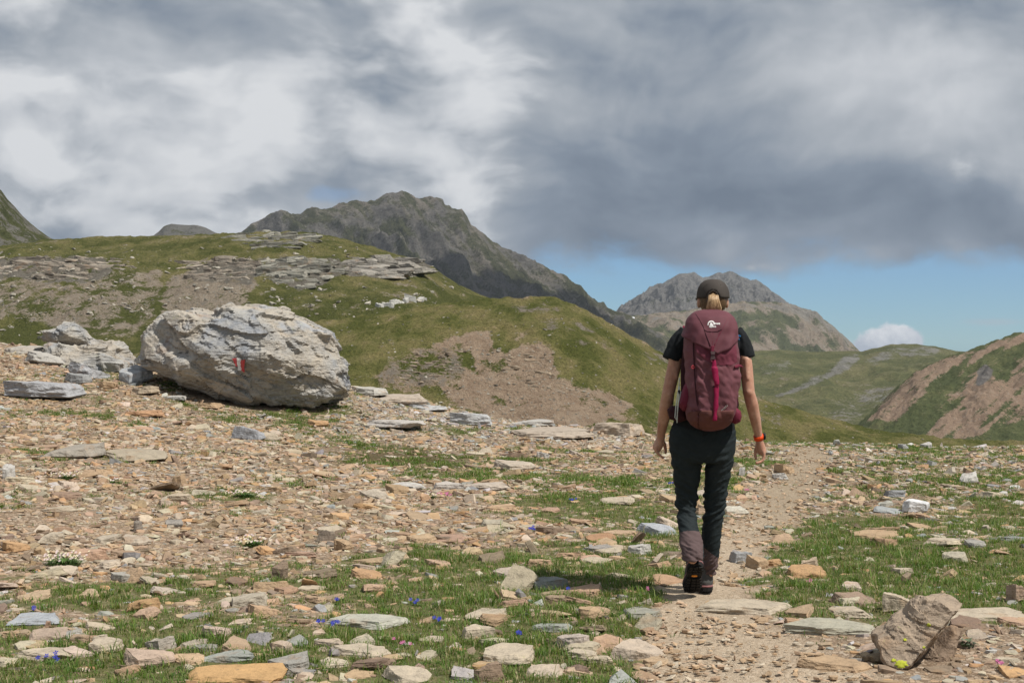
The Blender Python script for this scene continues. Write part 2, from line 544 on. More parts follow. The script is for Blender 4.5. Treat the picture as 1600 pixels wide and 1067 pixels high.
# -- snow patches under the peak
def snow(name, px, py, d, wpx, hpx, label, seed):
    rs = np.random.default_rng(seed)
    n = 14
    ang = np.linspace(0, 2 * math.pi, n, endpoint=False)
    rad = 0.75 + 0.35 * rs.random(n)
    dr = Vector(((px - CX) / F, 1.0, (CY - py) / F)).normalized()
    hit = SCREE_BVH.ray_cast(Vector((0, 0, CAMZ)), dr)[0]
    c = np.array(hit) if hit is not None else pix(px, py, d)
    d = c[1]
    c = c + np.array([0, -1.5, 1.0])
    rim = np.stack([np.cos(ang) * rad * wpx / 2 / F * d, -np.abs(0) + np.sin(ang) * rad * hpx / F * d * 1.6, np.sin(ang) * rad * hpx / 2 / F * d], 1)
    vs = np.concatenate([[[0, 0, 0.9]], rim, rim * 1.04 + np.array([0, 3, -3.0])])
    fs = [(0, 1 + i, 1 + (i + 1) % n) for i in range(n)]
    for i in range(n):
        a, b_ = 1 + i, 1 + (i + 1) % n
        fs += [(a, a + n, b_), (b_, a + n, b_ + n)]
    me = mesh_from(name, vs, np.array(fs))
    return link(name, me, MAT_SNOW, label=label, cat='snow', group='snow patches below the far peak', loc=c)


MAT_SNOW, t_ = new_mat('old_snow')
t_.out(t_.ramp(t_.noise(t_.n('ShaderNodeNewGeometry').outputs['Position'], 0.4, 4), [(0.3, (0.66, 0.68, 0.72)), (0.7, (0.82, 0.83, 0.85))]), 0.8)


# -- green valley side with a pale gravel track, right
def valley_relief(x, y, t, px):
    f = fbm(x / 45, y / 60, 5, 0.5, 81)
    k = np.sin(np.pi * np.clip(t, 0, 1)) ** 0.7
    return 0, f * 4.5 * (0.12 + k) + fbm(x / 9, y / 12, 3, 0.5, 82) * 0.6


def valley_masks(px, py, x, y, z, slope, t):
    g = fbm(x / 30, y / 30, 5, 0.55, 91)
    track = np.maximum(soft([(1300, 575), (1318, 556), (1340, 552), (1345, 560), (1325, 578), (1285, 597), (1240, 615), (1205, 622), (1240, 605)], 4)(px, py), 0)
    pale = soft([(1350, 565), (1385, 545), (1420, 538), (1470, 542), (1465, 556), (1400, 562), (1365, 570)], 6)(px, py) * 0.45
    rocky = soft([(1180, 570), (1235, 562), (1235, 580), (1190, 590)], 7)(px, py) * 0.45
    rocky2 = soft([(1300, 625), (1370, 600), (1420, 590), (1390, 640), (1330, 665), (1290, 650)], 12)(px, py) * 0.36
    return np.maximum(np.maximum(track * 0.62, pale), np.maximum(rocky, rocky2)) + g * 0.22, 0.08 + g * 0.30 + rocky2 * 0.5, 0.45 + g * 0.35


mt_valley = terrain_mat('valley_grass', 7, grass=((0.095, 0.104, 0.048), (0.132, 0.135, 0.064), (0.170, 0.160, 0.082)),
                        rock=((0.15, 0.145, 0.13), (0.25, 0.24, 0.215)), scree=((0.17, 0.135, 0.095), (0.25, 0.205, 0.155)), bump=0.7, speck=0.5)
ridge('valley_slope', 1000, [(900, 575), (1050, 558), (1160, 550), (1210, 548), (1290, 549), (1345, 549), (1368, 543), (1395, 538), (1420, 537), (1450, 539), (1475, 544), (1500, 549), (1560, 562), (1700, 590)],
      [(900, 700), (1200, 715), (1700, 725)], 430, 300, 900, 1700, 420, 170, lambda t, x, y: t ** 1.0, valley_relief, valley_masks, mt_valley)


# -- striped scree slope at the right edge
def right_relief(x, y, t, px):
    f = fbm(x / 30, y / 40, 5, 0.52, 101)
    r = ridged((x - (y - 560) * 0.45) / 26, y / 90, 4, 0.5, 102)
    k = np.sin(np.pi * np.clip(t, 0, 1)) ** 0.7
    return 0, f * 2.6 * (0.12 + k) + r * 2.8 * k + fbm(x / 5, y / 7, 4, 0.55, 104) * 0.7


def right_masks(px, py, x, y, z, slope, t):
    g = fbm(x / 14, y / 18, 5, 0.55, 111)
    lines = fbm((px + (py - 600) * 1.15) / 16, (py - px) / 160, 4, 0.55, 112)
    b1 = soft([(1432, 578), (1452, 566), (1490, 556), (1545, 543), (1600, 520), (1640, 505), (1640, 522), (1560, 546), (1500, 572), (1455, 606), (1400, 657), (1350, 657), (1385, 622)], 5)(px, py)
    b2 = soft([(1640, 540), (1640, 650), (1570, 665), (1500, 690), (1440, 690), (1462, 658), (1500, 625), (1515, 595), (1530, 582), (1572, 592), (1585, 560)], 6)(px, py)
    crag = soft([(1524, 598), (1530, 576), (1540, 570), (1552, 578), (1545, 594), (1530, 602)], 4)(px, py)
    crag = np.maximum(crag, 0.55 * soft([(1555, 660), (1600, 640), (1640, 640), (1640, 690), (1520, 690)], 9)(px, py) * sstep(lines, -0.2, 0.5))
    return crag * 1.0 + g * 0.25, np.maximum(b1, b2) * 0.72 + lines * 0.48 + g * 0.36, 0.3 + g * 0.3


mt_right = terrain_mat('striped_slope', 4.5, grass=((0.090, 0.108, 0.048), (0.130, 0.142, 0.064), (0.175, 0.172, 0.085)),
                       rock=((0.10, 0.095, 0.095), (0.24, 0.22, 0.20)), scree=((0.27, 0.185, 0.130), (0.40, 0.295, 0.215)), bump=0.8, speck=0.5)
ridge('scree_slope', 560, [(1240, 720), (1300, 690), (1340, 664), (1368, 636), (1400, 606), (1432, 580), (1455, 566), (1480, 557), (1500, 551), (1520, 545), (1545, 536), (1570, 526), (1600, 518), (1650, 500), (1800, 470)],
      [(1240, 740), (1800, 760)], 130, 200, 1240, 1800, 380, 170, lambda t, x, y: t ** 0.92, right_relief, right_masks, mt_right)


# -- steep flank at the left edge and a grey knoll behind the green hill
def edge_relief(x, y, t, px):
    f = fbm(x / 14, y / 18, 5, 0.55, 121)
    return 0, f * 2.0 * (0.15 + np.sin(np.pi * np.clip(t, 0, 1)))


def edge_masks(px, py, x, y, z, slope, t):
    g = fbm(x / 8, y / 9, 5, 0.6, 131)
    return 0.42 + g * 0.6, 0.25 + g * 0.3, 0.5 + g * 0.3


mt_edge = terrain_mat('rocky_flank', 4.0, grass=((0.075, 0.085, 0.034), (0.115, 0.122, 0.052), (0.145, 0.138, 0.066)), rock=((0.11, 0.105, 0.095), (0.27, 0.255, 0.22)), bump=0.9, speck=0.5)
ridge('hill_flank', 450, [(-300, 90), (-120, 200), (-40, 262), (-10, 288), (2, 297), (12, 312), (22, 322), (34, 336), (48, 349), (62, 360), (76, 370), (90, 377), (160, 410)],
      [(-300, 430), (160, 430)], 110, 150, -300, 160, 240, 110, lambda t, x, y: t ** 0.9, edge_relief, edge_masks, mt_edge)
mt_knoll = terrain_mat('grey_knoll', 6, rock=((0.11, 0.11, 0.105), (0.20, 0.195, 0.18)), bump=0.8)
ridge('hill_knoll', 900, [(180, 400), (235, 372), (249, 361), (256, 354), (268, 350), (290, 352), (308, 352), (322, 356), (338, 364), (370, 378), (420, 400)],
      [(180, 420), (420, 420)], 120, 150, 180, 420, 160, 60, lambda t, x, y: t ** 0.9, edge_relief, lambda px, py, x, y, z, s, t: (0.75 + fbm(x / 20, y / 20, 4, 0.5, 5) * 0.5, 0.3 + 0 * x, 0.4 + 0 * x), mt_knoll)


# -- long green hill on the left with rock bands
def left_shape(t, x, y):
    # a gentle foot, a steeper step where the rock bands crop out, a rounded top
    return 0.30 * sstep(t, 0.0, 0.55) + 0.42 * sstep(t, 0.30, 0.80) + 0.28 * sstep(t, 0.55, 1.15) / sstep(1.0, 0.55, 1.15)


def left_relief(x, y, t, px):
    f = fbm(x / 11, y / 14, 5, 0.5, 141)
    k = np.sin(np.pi * np.clip(t, 0, 1)) ** 0.7
    return 0, f * 0.75 * (0.15 + k) + fbm(x / 1.9, y / 2.2, 4, 0.55, 142) * 0.22 + ridged(x / 5, y / 8, 4, 0.5, 143) * 0.22 * k


def left_masks(px, py, x, y, z, slope, t):
    g = fbm(x / 5, y / 6, 5, 0.58, 151)
    g2 = fbm(x / 1.6, y / 2.0, 4, 0.6, 152)
    s1 = soft([(-60, 432), (60, 432), (175, 418), (250, 425), (258, 455), (245, 490), (205, 525), (100, 515), (-60, 480)], 10)(px, py) * 0.58
    s2 = soft([(262, 440), (300, 425), (395, 425), (402, 445), (385, 470), (352, 492), (250, 500), (248, 470)], 7)(px, py) * 0.80
    s3 = soft([(400, 455), (470, 470), (640, 455), (720, 460), (640, 480), (560, 490), (430, 492)], 12)(px, py) * 0.25
    s4 = soft([(215, 425), (255, 420), (250, 450), (232, 500), (200, 500)], 6)(px, py) * 0.62
    b1 = soft([(-60, 405), (100, 400), (160, 402), (178, 425), (150, 440), (90, 442), (20, 432), (-60, 440)], 5)(px, py)
    b2 = soft([(300, 415), (345, 405), (420, 404), (530, 405), (545, 420), (500, 448), (470, 455), (410, 430), (390, 445), (300, 440)], 5)(px, py)
    b3 = soft([(540, 405), (655, 402), (676, 415), (668, 430), (600, 436), (540, 430)], 4)(px, py)
    rock = np.maximum.reduce([b1, b2, b3]) * 0.75 + g2 * 0.35
    return rock, np.maximum.reduce([s1, s2, s3, s4]) + g * 0.36 + g2 * 0.26 - 0.03, 0.5 + g * 0.45 - 0.25 * sstep(py, 440, 500)


mt_left = terrain_mat('hill_grass', 1.5, grass=((0.100, 0.110, 0.036), (0.165, 0.162, 0.063), (0.225, 0.200, 0.092)),
                      rock=((0.12, 0.108, 0.090), (0.26, 0.235, 0.195)), scree=((0.22, 0.175, 0.128), (0.44, 0.37, 0.29)), bump=0.9, speck=0.9)
left_hill, _ = ridge('green_hill', 190, [(-500, 420), (-200, 395), (-60, 388), (0, 385), (60, 376), (150, 371), (250, 369), (340, 366), (400, 363), (450, 362), (490, 365), (530, 373), (560, 380), (600, 391), (640, 403), (676, 416), (690, 428), (705, 438),
                                         (740, 458), (780, 474), (840, 500), (950, 540), (1100, 570)],
                     [(-500, 590), (0, 590), (600, 560), (1100, 600)], 80, 80, -500, 1100, 640, 260, left_shape, left_relief, left_masks, mt_left)


# -- nearer green hill in the middle with a bare eroded face
def mid_shape(t, x, y):
    return 0.55 * sstep(t, -0.10, 0.85) + 0.45 * sstep(t, 0.25, 1.25) / sstep(1.0, 0.25, 1.25)


def z0_(x):
    return np.sin(x * 0.35) * 1.2


def mid_relief(x, y, t, px):
    f = fbm(x / 5, y / 6, 5, 0.5, 161)
    k = np.sin(np.pi * np.clip(t, 0, 1)) ** 0.7
    face = sstep(np.hypot((px - 780) / 190, (t - 0.42) / 0.40), 1.15, 0.7)
    terr = ridged(x / 2.2 + y * 0.1, (y + x * 0.15) / 0.8, 4, 0.55, 163)
    return 0, f * 0.28 * (0.12 + k) + fbm(x / 0.9, y / 0.9, 4, 0.6, 162) * 0.10 + ridged((x + y * 0.3) / 3.0, (y + z0_(x)) / 0.9, 3, 0.5, 168) * 0.05 * k + face * (terr * 0.10 - 0.30)


MID_FACE = [(584, 590), (610, 562), (660, 545), (700, 532), (738, 518), (762, 520), (772, 540), (792, 552), (812, 542), (840, 540), (860, 548), (866, 572), (870, 588), (905, 602), (950, 612), (990, 632), (960, 655), (900, 672), (760, 655),
            (702, 628), (686, 606), (640, 612), (590, 606)]


def mid_masks(px, py, x, y, z, slope, t):
    g = fbm(x / 2.4, y / 3.0, 5, 0.58, 171)
    g2 = fbm(x / 0.8, y / 1.0, 4, 0.6, 172)
    face = soft(MID_FACE, 8)(px, py)
    tongue = soft([(722, 545), (738, 545), (742, 580), (726, 572)], 4)(px, py)
    stony = soft([(584, 590), (610, 562), (660, 545), (722, 535), (728, 590), (690, 606), (640, 612), (590, 606)], 8)(px, py)
    spots = np.maximum.reduce([soft([(795, 478), (850, 473), (880, 480), (870, 490), (810, 490)], 5)(px, py), soft([(840, 500), (880, 498), (935, 512), (930, 522), (860, 516)], 5)(px, py),
                               soft([(890, 530), (950, 532), (965, 545), (900, 545)], 4)(px, py), soft([(1000, 548), (1040, 552), (1050, 570), (1010, 562)], 4)(px, py),
                               soft([(1178, 606), (1215, 618), (1210, 628), (1180, 625)], 4)(px, py), soft([(1182, 640), (1222, 645), (1220, 665), (1182, 662)], 4)(px, py)])
    low = soft([(900, 612), (990, 630), (1060, 650), (1060, 690), (880, 690), (760, 655)], 14)(px, py) * 0.42
    rock = stony * 0.42 + spots * 0.42 + g2 * 0.25
    scree = np.maximum(face * (0.95 - 0.35 * stony), low) - tongue * 0.6 + spots * 0.35 + g * 0.36 + g2 * 0.26 - 0.05
    return rock, scree, 0.55 + g * 0.5 - face * 0.2


mt_mid = terrain_mat('meadow_hill', 0.8, grass=((0.108, 0.120, 0.036), (0.178, 0.174, 0.065), (0.240, 0.210, 0.096)),
                     rock=((0.16, 0.135, 0.105), (0.31, 0.27, 0.22)), scree=((0.28, 0.192, 0.130), (0.50, 0.385, 0.28)), bump=0.9, speck=0.5)
mid_hill, _ = ridge('meadow_hill', 80, [(-300, 620), (100, 575), (300, 535), (420, 516), (500, 502), (560, 494), (610, 486), (660, 478), (700, 472), (740, 468), (800, 465), (835, 464), (868, 467), (900, 478), (930, 492), (970, 514), (1000, 530),
                                        (1040, 556), (1100, 588), (1180, 619), (1215, 630), (1260, 643), (1310, 655), (1350, 666), (1400, 676), (1460, 683), (1520, 687), (1600, 689), (1800, 692), (2100, 690)],
                    [(-300, 760), (600, 760), (900, 780), (1200, 820), (2100, 860)], 24, 60, -300, 2100, 760, 240, mid_shape, mid_relief, mid_masks, mt_mid, nback=16)

me = SCREE_HILL.data
SCREE_BVH = BVHTree.FromPolygons([tuple(v.co) for v in me.vertices], [tuple(p.vertices) for p in me.polygons])
snow('snow_patch', 990, 503, 1950, 15, 4.5, 'larger white snow patch on the scree left of the hiker\'s shoulder', 1)
snow('snow_patch', 988, 497, 1960, 8, 2.0, 'thin white snow streak just above the larger snow patch', 2)

# -- valley floor out to the horizon
me = bpy.data.meshes.new('valley_floor')
n = 60
gx = np.linspace(-1, 1, n)
gx = np.sign(gx) * np.abs(gx) ** 2 * 3600
gyv = np.linspace(0, 1, n) ** 2 * 4600 - 300
XX, YY = np.meshgrid(gx, gyv)
ZZ = -14.0 - 0.10 * np.clip(YY - 60, 0, 900) + fbm(XX / 900, YY / 900, 3) * 4
i = np.arange(n - 1)[:, None] * n + np.arange(n - 1)[None, :]
me = mesh_from('valley_floor', np.stack([XX, YY, ZZ], -1).reshape(-1, 3), np.stack([i, i + 1, i + n + 1, i + n], -1).reshape(-1, 4))
attr(me, 'mask', np.tile([0.2, 0.25, 0.5], (n * n, 1)))
link('valley_floor', me, mt_valley, kind='structure')
# ---------------------------------------------------------------- foreground ground
# heights known at some spots: pixel, distance in metres
GP = [(-300, 1067, 5.7), (0, 1067, 5.7), (400, 1067, 5.7), (800, 1067, 5.7), (1200, 1067, 5.7), (1600, 1067, 5.7), (1900, 1067, 5.7),
      (0, 928, 7.5), (500, 928, 7.7), (1095, 928, 7.7), (1600, 928, 7.7), (0, 800, 9.5), (400, 800, 10.5), (800, 800, 11.2), (1200, 800, 11.4), (1600, 800, 11.2),
      (0, 700, 13), (200, 700, 14), (400, 700, 15), (700, 700, 17.3), (900, 720, 16), (1250, 720, 16.2), (1600, 740, 14.2),
      (0, 610, 18.5), (120, 600, 19), (250, 612, 19.2), (330, 634, 19.0), (450, 648, 19.0), (545, 632, 20), (0, 540, 23.5), (130, 560, 22.5), (200, 575, 22), (-400, 520, 20), (-300, 700, 12),
      (545, 604, 22), (640, 627, 22), (750, 655, 21.5), (900, 668, 21), (1010, 682, 20.5), (1200, 691, 20), (1400, 696, 19.5), (1600, 701, 19), (1900, 703, 18.5)]
_P = np.array([pix(*g) for g in GP])
_P = np.concatenate([_P, [[-8, 0, 0.3], [0, 0, 0], [8, 0, 0.0], [-5, 3, 0.1], [5, 3, 0], [-12, 12, 0.9]]])


def _tps(r):
    return np.where(r > 1e-9, r * r * np.log(np.maximum(r, 1e-9)), 0.0)


_n = len(_P)
_A = np.zeros((_n + 3, _n + 3))
_A[:_n, :_n] = _tps(np.hypot(_P[:, None, 0] - _P[None, :, 0], _P[:, None, 1] - _P[None, :, 1])) + np.eye(_n) * 0.6
_A[:_n, _n:] = _A[_n:, :_n].T if False else np.stack([np.ones(_n), _P[:, 0], _P[:, 1]], 1)
_A[_n:, :_n] = _A[:_n, _n:].T
_W = np.linalg.solve(_A, np.concatenate([_P[:, 2], np.zeros(3)]))


def crest_y(x):
    return np.interp(x, [-14, -8.6, -6, -3, -1, 2, 7, 14], [23, 23.6, 22.6, 21.8, 21.8, 20.4, 18.9, 18.3])


def gz(x, y):
    x = np.asarray(x, float)
    y = np.asarray(y, float)
    sh = x.shape
    xf, yf = x.ravel(), y.ravel()
    yc = crest_y(xf)
    ye = np.minimum(yf, yc + 0.6)
    out = np.empty(len(xf))
    for a in range(0, len(xf), 40000):
        q = slice(a, a + 40000)
        r = np.hypot(xf[q, None] - _P[None, :, 0], ye[q, None] - _P[None, :, 1])
        out[q] = _tps(r) @ _W[:_n] + _W[_n] + _W[_n + 1] * xf[q] + _W[_n + 2] * ye[q]
    over = np.maximum(0, yf - yc)
    out -= 0.055 * over ** 1.6 * np.exp(-over / 60)
    out += fbm(xf / 2.3, yf / 2.3, 3, 0.5, 201) * 0.030 + fbm(xf / 0.5, yf / 0.5, 3, 0.55, 205) * 0.012
    return out.reshape(sh)


def flat_d(py):
    return CAMZ * F / (py - CY)


# the footpath, from the lower edge of the picture past the hiker to the skyline
PATH = [(1230, 1150, 440), (1190, 1067, 330), (1130, 985, 230), (1112, 930, 130), (1130, 885, 92), (1160, 848, 74), (1205, 800, 80), (1228, 768, 74), (1244, 742, 64), (1270, 720, 56), (1262, 706, 60), (1240, 697, 80)]
_pw = np.array([[(p[0] - CX) / F * flat_d(p[1]), flat_d(p[1]), p[2] / 2 / F * flat_d(p[1])] for p in PATH])


def path_d(x, y):
    """distance from the path's edge, negative on the path"""
    best = np.full(np.shape(x), 1e9)
    wob = fbm(np.asarray(x) / 0.35, np.asarray(y) / 0.5, 3, 0.55, 290) * 0.15
    for a, b in zip(_pw[:-1], _pw[1:]):
        vx, vy = b[0] - a[0], b[1] - a[1]
        t = np.clip(((x - a[0]) * vx + (y - a[1]) * vy) / (vx * vx + vy * vy), 0, 1)
        best = np.minimum(best, np.hypot(x - a[0] - t * vx, y - a[1] - t * vy) - (a[2] + t * (b[2] - a[2])))
    return best + wob


def ell(px, py, cx, cy, rx, ry):
    return np.exp(-((px - cx) / rx) ** 2 - ((py - cy) / ry) ** 2)


def zones(x, y, z=None):
    """how much grass and how many stones grow and lie at a place"""
    if z is None:
        z = gz(x, y)
    px, py = project(np.stack([x, np.maximum(y, 0.5), z], -1))
    pd = path_d(x, y)
    n_big = fbm(x / 1.6, y / 1.6, 4, 0.55, 301)
    n_sm = fbm(x / 0.42, y / 0.42, 3, 0.55, 305)
    low = sstep(py, 860, 925)
    g = 0.10 + 0.62 * low + 0.16 * sstep(px, 480, 700) * sstep(py, 690, 720)
    right = sstep(px, 1130, 1230)
    g = np.where(px > 1130, g * (1 - right) + right * (0.33 + 0.20 * sstep(py, 760, 830)), g)
    g += 0.45 * ell(px, py, 1500, 905, 190, 48) + 0.35 * ell(px, py, 1330, 850, 130, 30) + 0.55 * ell(px, py, 900, 915, 150, 26) + 0.30 * ell(px, py, 1030, 890, 70, 50)
    g += 0.22 * ell(px, py, 640, 715, 150, 26) + 0.35 * ell(px, py, 330, 650, 180, 16) + 0.35 * ell(px, py, 510, 650, 60, 10) + 0.22 * ell(px, py, 380, 772, 160, 10) + 0.18 * ell(px, py, 900, 780, 160, 40)
    g += 0.25 * ell(px, py, 200, 590, 250, 22) + 0.22 * ell(px, py, 1130, 770, 50, 50) + 0.30 * ell(px, py, 1040, 905, 60, 30) + 0.15 * ell(px, py, 860, 850, 160, 30)
    g -= 0.75 * sstep(py, 950, 1000) * sstep(px, 980, 1060)
    g -= 0.25 * ell(px, py, 150, 850, 350, 45)
    g = g + n_big * 0.36 + n_sm * 0.26
    g = g * sstep(pd, -0.06, 0.12) + (1 - sstep(pd, -0.06, 0.12)) * -0.2
    s = 0.95 - 0.66 * sstep(g, 0.20, 0.60)
    s = s * (0.50 + 0.50 * sstep(pd, -0.10, 0.10) + 0.45 * sstep(py, 940, 980) * sstep(pd, 0.10, -0.10)) * np.where(px > 1130, 0.85, 1.0)
    moss = np.clip(1.1 * ell(px, py, 620, 716, 150, 20) + 0.5 * ell(px, py, 60, 680, 80, 14) + 0.25 * right * sstep(py, 900, 760), 0, 1)
    return g, s, moss, pd, px, py


nx_, ny_ = 360, 400
pxs = np.linspace(-700, 2300, nx_)
ds = np.concatenate([np.geomspace(1.2, 27, ny_ - 30), np.geomspace(27.4, 60, 30)])
DD, PP = np.meshgrid(ds, pxs, indexing='ij')
gx_ = (PP - CX) / F * DD
gz_ = gz(gx_, DD)
g_, s_, moss_, pd_, _, _ = zones(gx_, DD, gz_)
gz_ = gz_ - 0.010 * sstep(pd_, 0.15, -0.15)
i = np.arange(ny_ - 1)[:, None] * nx_ + np.arange(nx_ - 1)[None, :]
me = mesh_from('ground', np.stack([gx_, DD, gz_], -1).reshape(-1, 3), np.stack([i, i + 1, i + nx_ + 1, i + nx_], -1).reshape(-1, 4))
attr(me, 'mask', np.stack([np.clip(g_, 0, 1), sstep(pd_, 0.12, -0.12), moss_], -1).reshape(-1, 3))

MAT_GROUND, t = new_mat('stony_soil')
pos = t.n('ShaderNodeNewGeometry').outputs['Position']
sp = t.n('ShaderNodeSeparateColor')
t.put(sp.inputs[0], t.n('ShaderNodeAttribute', attribute_name='mask').outputs['Color'])
flat = t.vm('MULTIPLY', pos, (1, 1, 0.4))
v1 = t.voro(flat, 34.0, out='Color')
vd = t.voro(flat, 34.0, feature='DISTANCE_TO_EDGE')
v2 = t.voro(flat, 85.0, out='Color')
vd2 = t.voro(flat, 85.0, feature='DISTANCE_TO_EDGE')
sv = t.n('ShaderNodeSeparateColor')
t.put(sv.inputs[0], v1)
sv2 = t.n('ShaderNodeSeparateColor')
t.put(sv2.inputs[0], v2)
nz = t.noise(pos, 3.0, 5, 0.6)
grit = t.noise(pos, 160.0, 3, 0.6)
soil = t.ramp(t.m('ADD', t.m('MULTIPLY', nz, 0.7), t.m('MULTIPLY', grit, 0.4)), [(0.35, (0.115, 0.080, 0.050)), (0.72, (0.25, 0.180, 0.120))])
peb = t.ramp(sv.outputs[0], [(0.0, (0.25, 0.18, 0.125)), (0.35, (0.38, 0.28, 0.195)), (0.7, (0.47, 0.385, 0.30)), (1.0, (0.42, 0.27, 0.16))])
peb2 = t.ramp(sv2.outputs[0], [(0.0, (0.15, 0.105, 0.07)), (0.5, (0.29, 0.21, 0.145)), (1.0, (0.42, 0.345, 0.265))])
f1 = t.m('MULTIPLY', t.step(vd, 0.03, 0.10), t.step(sv.outputs[1], 0.45, 0.5))
f2 = t.step(vd2, 0.03, 0.12)
col = t.mix(t.m('MULTIPLY', f2, 0.8), soil, peb2)
col = t.mix(f1, col, peb)
tread = t.ramp(t.m('ADD', t.m('MULTIPLY', sv2.outputs[2], 0.6), t.m('MULTIPLY', nz, 0.5)), [(0.25, (0.34, 0.265, 0.185)), (0.8, (0.52, 0.425, 0.315))])
col = t.mix(t.m('MULTIPLY', sp.outputs[1], 0.75), col, tread)
turf = t.ramp(t.noise(pos, 14.0, 5, 0.65), [(0.3, (0.055, 0.070, 0.020)), (0.5, (0.095, 0.105, 0.034)), (0.7, (0.19, 0.155, 0.08))])
gf = t.step(t.m('ADD', sp.outputs[0], t.m('MULTIPLY', t.m('SUBTRACT', t.noise(pos, 9.0, 5, 0.65), 0.5), 0.9)), 0.28, 0.52)
col = t.mix(t.m('MULTIPLY', gf, 0.85), col, turf)
mossc = t.ramp(t.noise(pos, 20.0, 4, 0.7), [(0.3, (0.045, 0.038, 0.016)), (0.7, (0.11, 0.085, 0.036))])
col = t.mix(t.m('MULTIPLY', sp.outputs[2], 0.85), col, mossc)
hgt = t.m('ADD', t.m('MULTIPLY', f1, 0.6), t.m('ADD', t.m('MULTIPLY', f2, 0.3), t.m('ADD', t.m('MULTIPLY', nz, 1.2), t.m('MULTIPLY', grit, 0.2))))
t.out(col, 0.95, t.bump(hgt, 0.6, 0.016), 0.1)
ground = link('ground', me, MAT_GROUND, kind='structure')
BVH_G = BVHTree.FromPolygons([tuple(v.co) for v in me.vertices], [tuple(p.vertices) for p in me.polygons])
CAM = Vector((0, 0, CAMZ))


def ghit(px, py):
    """the ground point that the photo shows at a pixel"""
    d = Vector(((px - CX) / F, 1.0, (CY - py) / F)).normalized()
    h = BVH_G.ray_cast(CAM, d)
    if h[0] is None:
        q = pix(px, py, 20)
        return Vector(q)
    return h[0]


def gpoint(x, y):
    h = BVH_G.ray_cast(Vector((x, y, 20)), Vector((0, 0, -1)))
    return h[0].z if h[0] is not None else float(gz(np.array([x]), np.array([y]))[0])
# ---------------------------------------------------------------- rock and stone
def rock_nodes(t, base, scale=1.0, lichen=0.25, bump=0.6, strata=0.5):
    tc = t.n('ShaderNodeTexCoord').outputs['Object']
    pos = t.n('ShaderNodeNewGeometry').outputs['Position']
    n1 = t.noise(pos, 9.0 * scale, 6, 0.65)
    n2 = t.noise(pos, 45.0 * scale, 5, 0.7)
    lay = t.noise(t.vm('MULTIPLY', pos, (1.0, 1.0, 7.0)), 7.0 * scale, 5, 0.6)
    var = t.ramp(t.m('ADD', t.m('MULTIPLY', n1, 0.6), t.m('MULTIPLY', n2, 0.45)), [(0.33, (0.58, 0.57, 0.56)), (0.52, (1.0, 1.0, 1.0)), (0.72, (1.22, 1.2, 1.16))])
    col = t.mix(1.0, base, var, 'MULTIPLY')
    rust = t.step(t.noise(pos, 4.0 * scale, 4, 0.6), 0.56, 0.72)
    col = t.mix(t.m('MULTIPLY', rust, 0.45), col, (0.33, 0.20, 0.11))
    dark = t.step(t.noise(pos, 16.0 * scale, 5, 0.7), 0.60, 0.70)
    col = t.mix(t.m('MULTIPLY', dark, 0.5), col, (0.12, 0.105, 0.09))
    if lichen:
        li = t.step(t.noise(pos, 22.0 * scale, 4, 0.6), 0.66, 0.70)
        col = t.mix(t.m('MULTIPLY', li, lichen), col, (0.38, 0.40, 0.17))
    h = t.m('ADD', t.m('MULTIPLY', n1, 1.0), t.m('ADD', t.m('MULTIPLY', n2, 0.4), t.m('MULTIPLY', lay, strata)))
    t.out(col, 0.92, t.bump(h, bump, 0.03 / scale), 0.15)


MAT_STONE, t = new_mat('loose_stone')                 # colour from each stone of the scree
rock_nodes(t, t.n('ShaderNodeAttribute', attribute_name='tint').outputs['Color'], 1.6, 0.1, 0.5)
MAT_SINGLE, t = new_mat('single_stone')               # colour from the object itself
rock_nodes(t, t.n('ShaderNodeObjectInfo').outputs['Color'], 1.5, 0.35, 0.7)


def hull_mesh(pts):
    bm = bmesh.new()
    vs = [bm.verts.new(p) for p in pts]
    r = bmesh.ops.convex_hull(bm, input=vs)
    dead = [v for v in bm.verts if not v.link_faces]
    bmesh.ops.delete(bm, geom=dead, context='VERTS')
    bmesh.ops.triangulate(bm, faces=bm.faces[:])
    return bm


def shard_points(rs, n, thick, wedge=0.35):
    """corner points of a flat angular plate one unit wide: ragged rim with a broken edge, slightly smaller sloping top"""
    k = n // 2
    ang = np.sort(rs.random(k) * 2 * math.pi)
    ang = ang * 0.55 + np.linspace(0, 2 * math.pi, k, endpoint=False) * 0.45
    rad = 0.27 + 0.26 * rs.random(k)
    asp = 0.55 + 0.40 * rs.random()
    rim = np.stack([np.cos(ang) * rad, np.sin(ang) * rad * asp, -thick * (0.10 + 0.35 * rs.random(k))], 1)
    top = rim.copy()
    shr = 0.72 + 0.30 * rs.random((k, 1)) ** 0.7
    top[:, :2] = top[:, :2] * shr + rs.normal(0, 0.03, 2)
    wx, wy = (rs.random(2) - 0.5) * 2 * wedge
    top[:, 2] = thick * 0.5 + top[:, 0] * wx + top[:, 1] * wy + (rs.random(k) - 0.5) * thick * 0.22
    bot = rim[::2] * np.array([0.85, 0.85, 0]) + np.array([0, 0, -thick * 0.5])
    return np.concatenate([top, rim, bot])


LOW = []
for k in range(36):
    rs = np.random.default_rng(500 + k)
    bm = hull_mesh(shard_points(rs, 10 + (k % 3) * 2, 0.10 + 0.22 * rs.random() ** 1.8))
    LOW.append((np.array([v.co[:] for v in bm.verts]), np.array([[v.index for v in f.verts] for f in bm.faces])))
    bm.free()


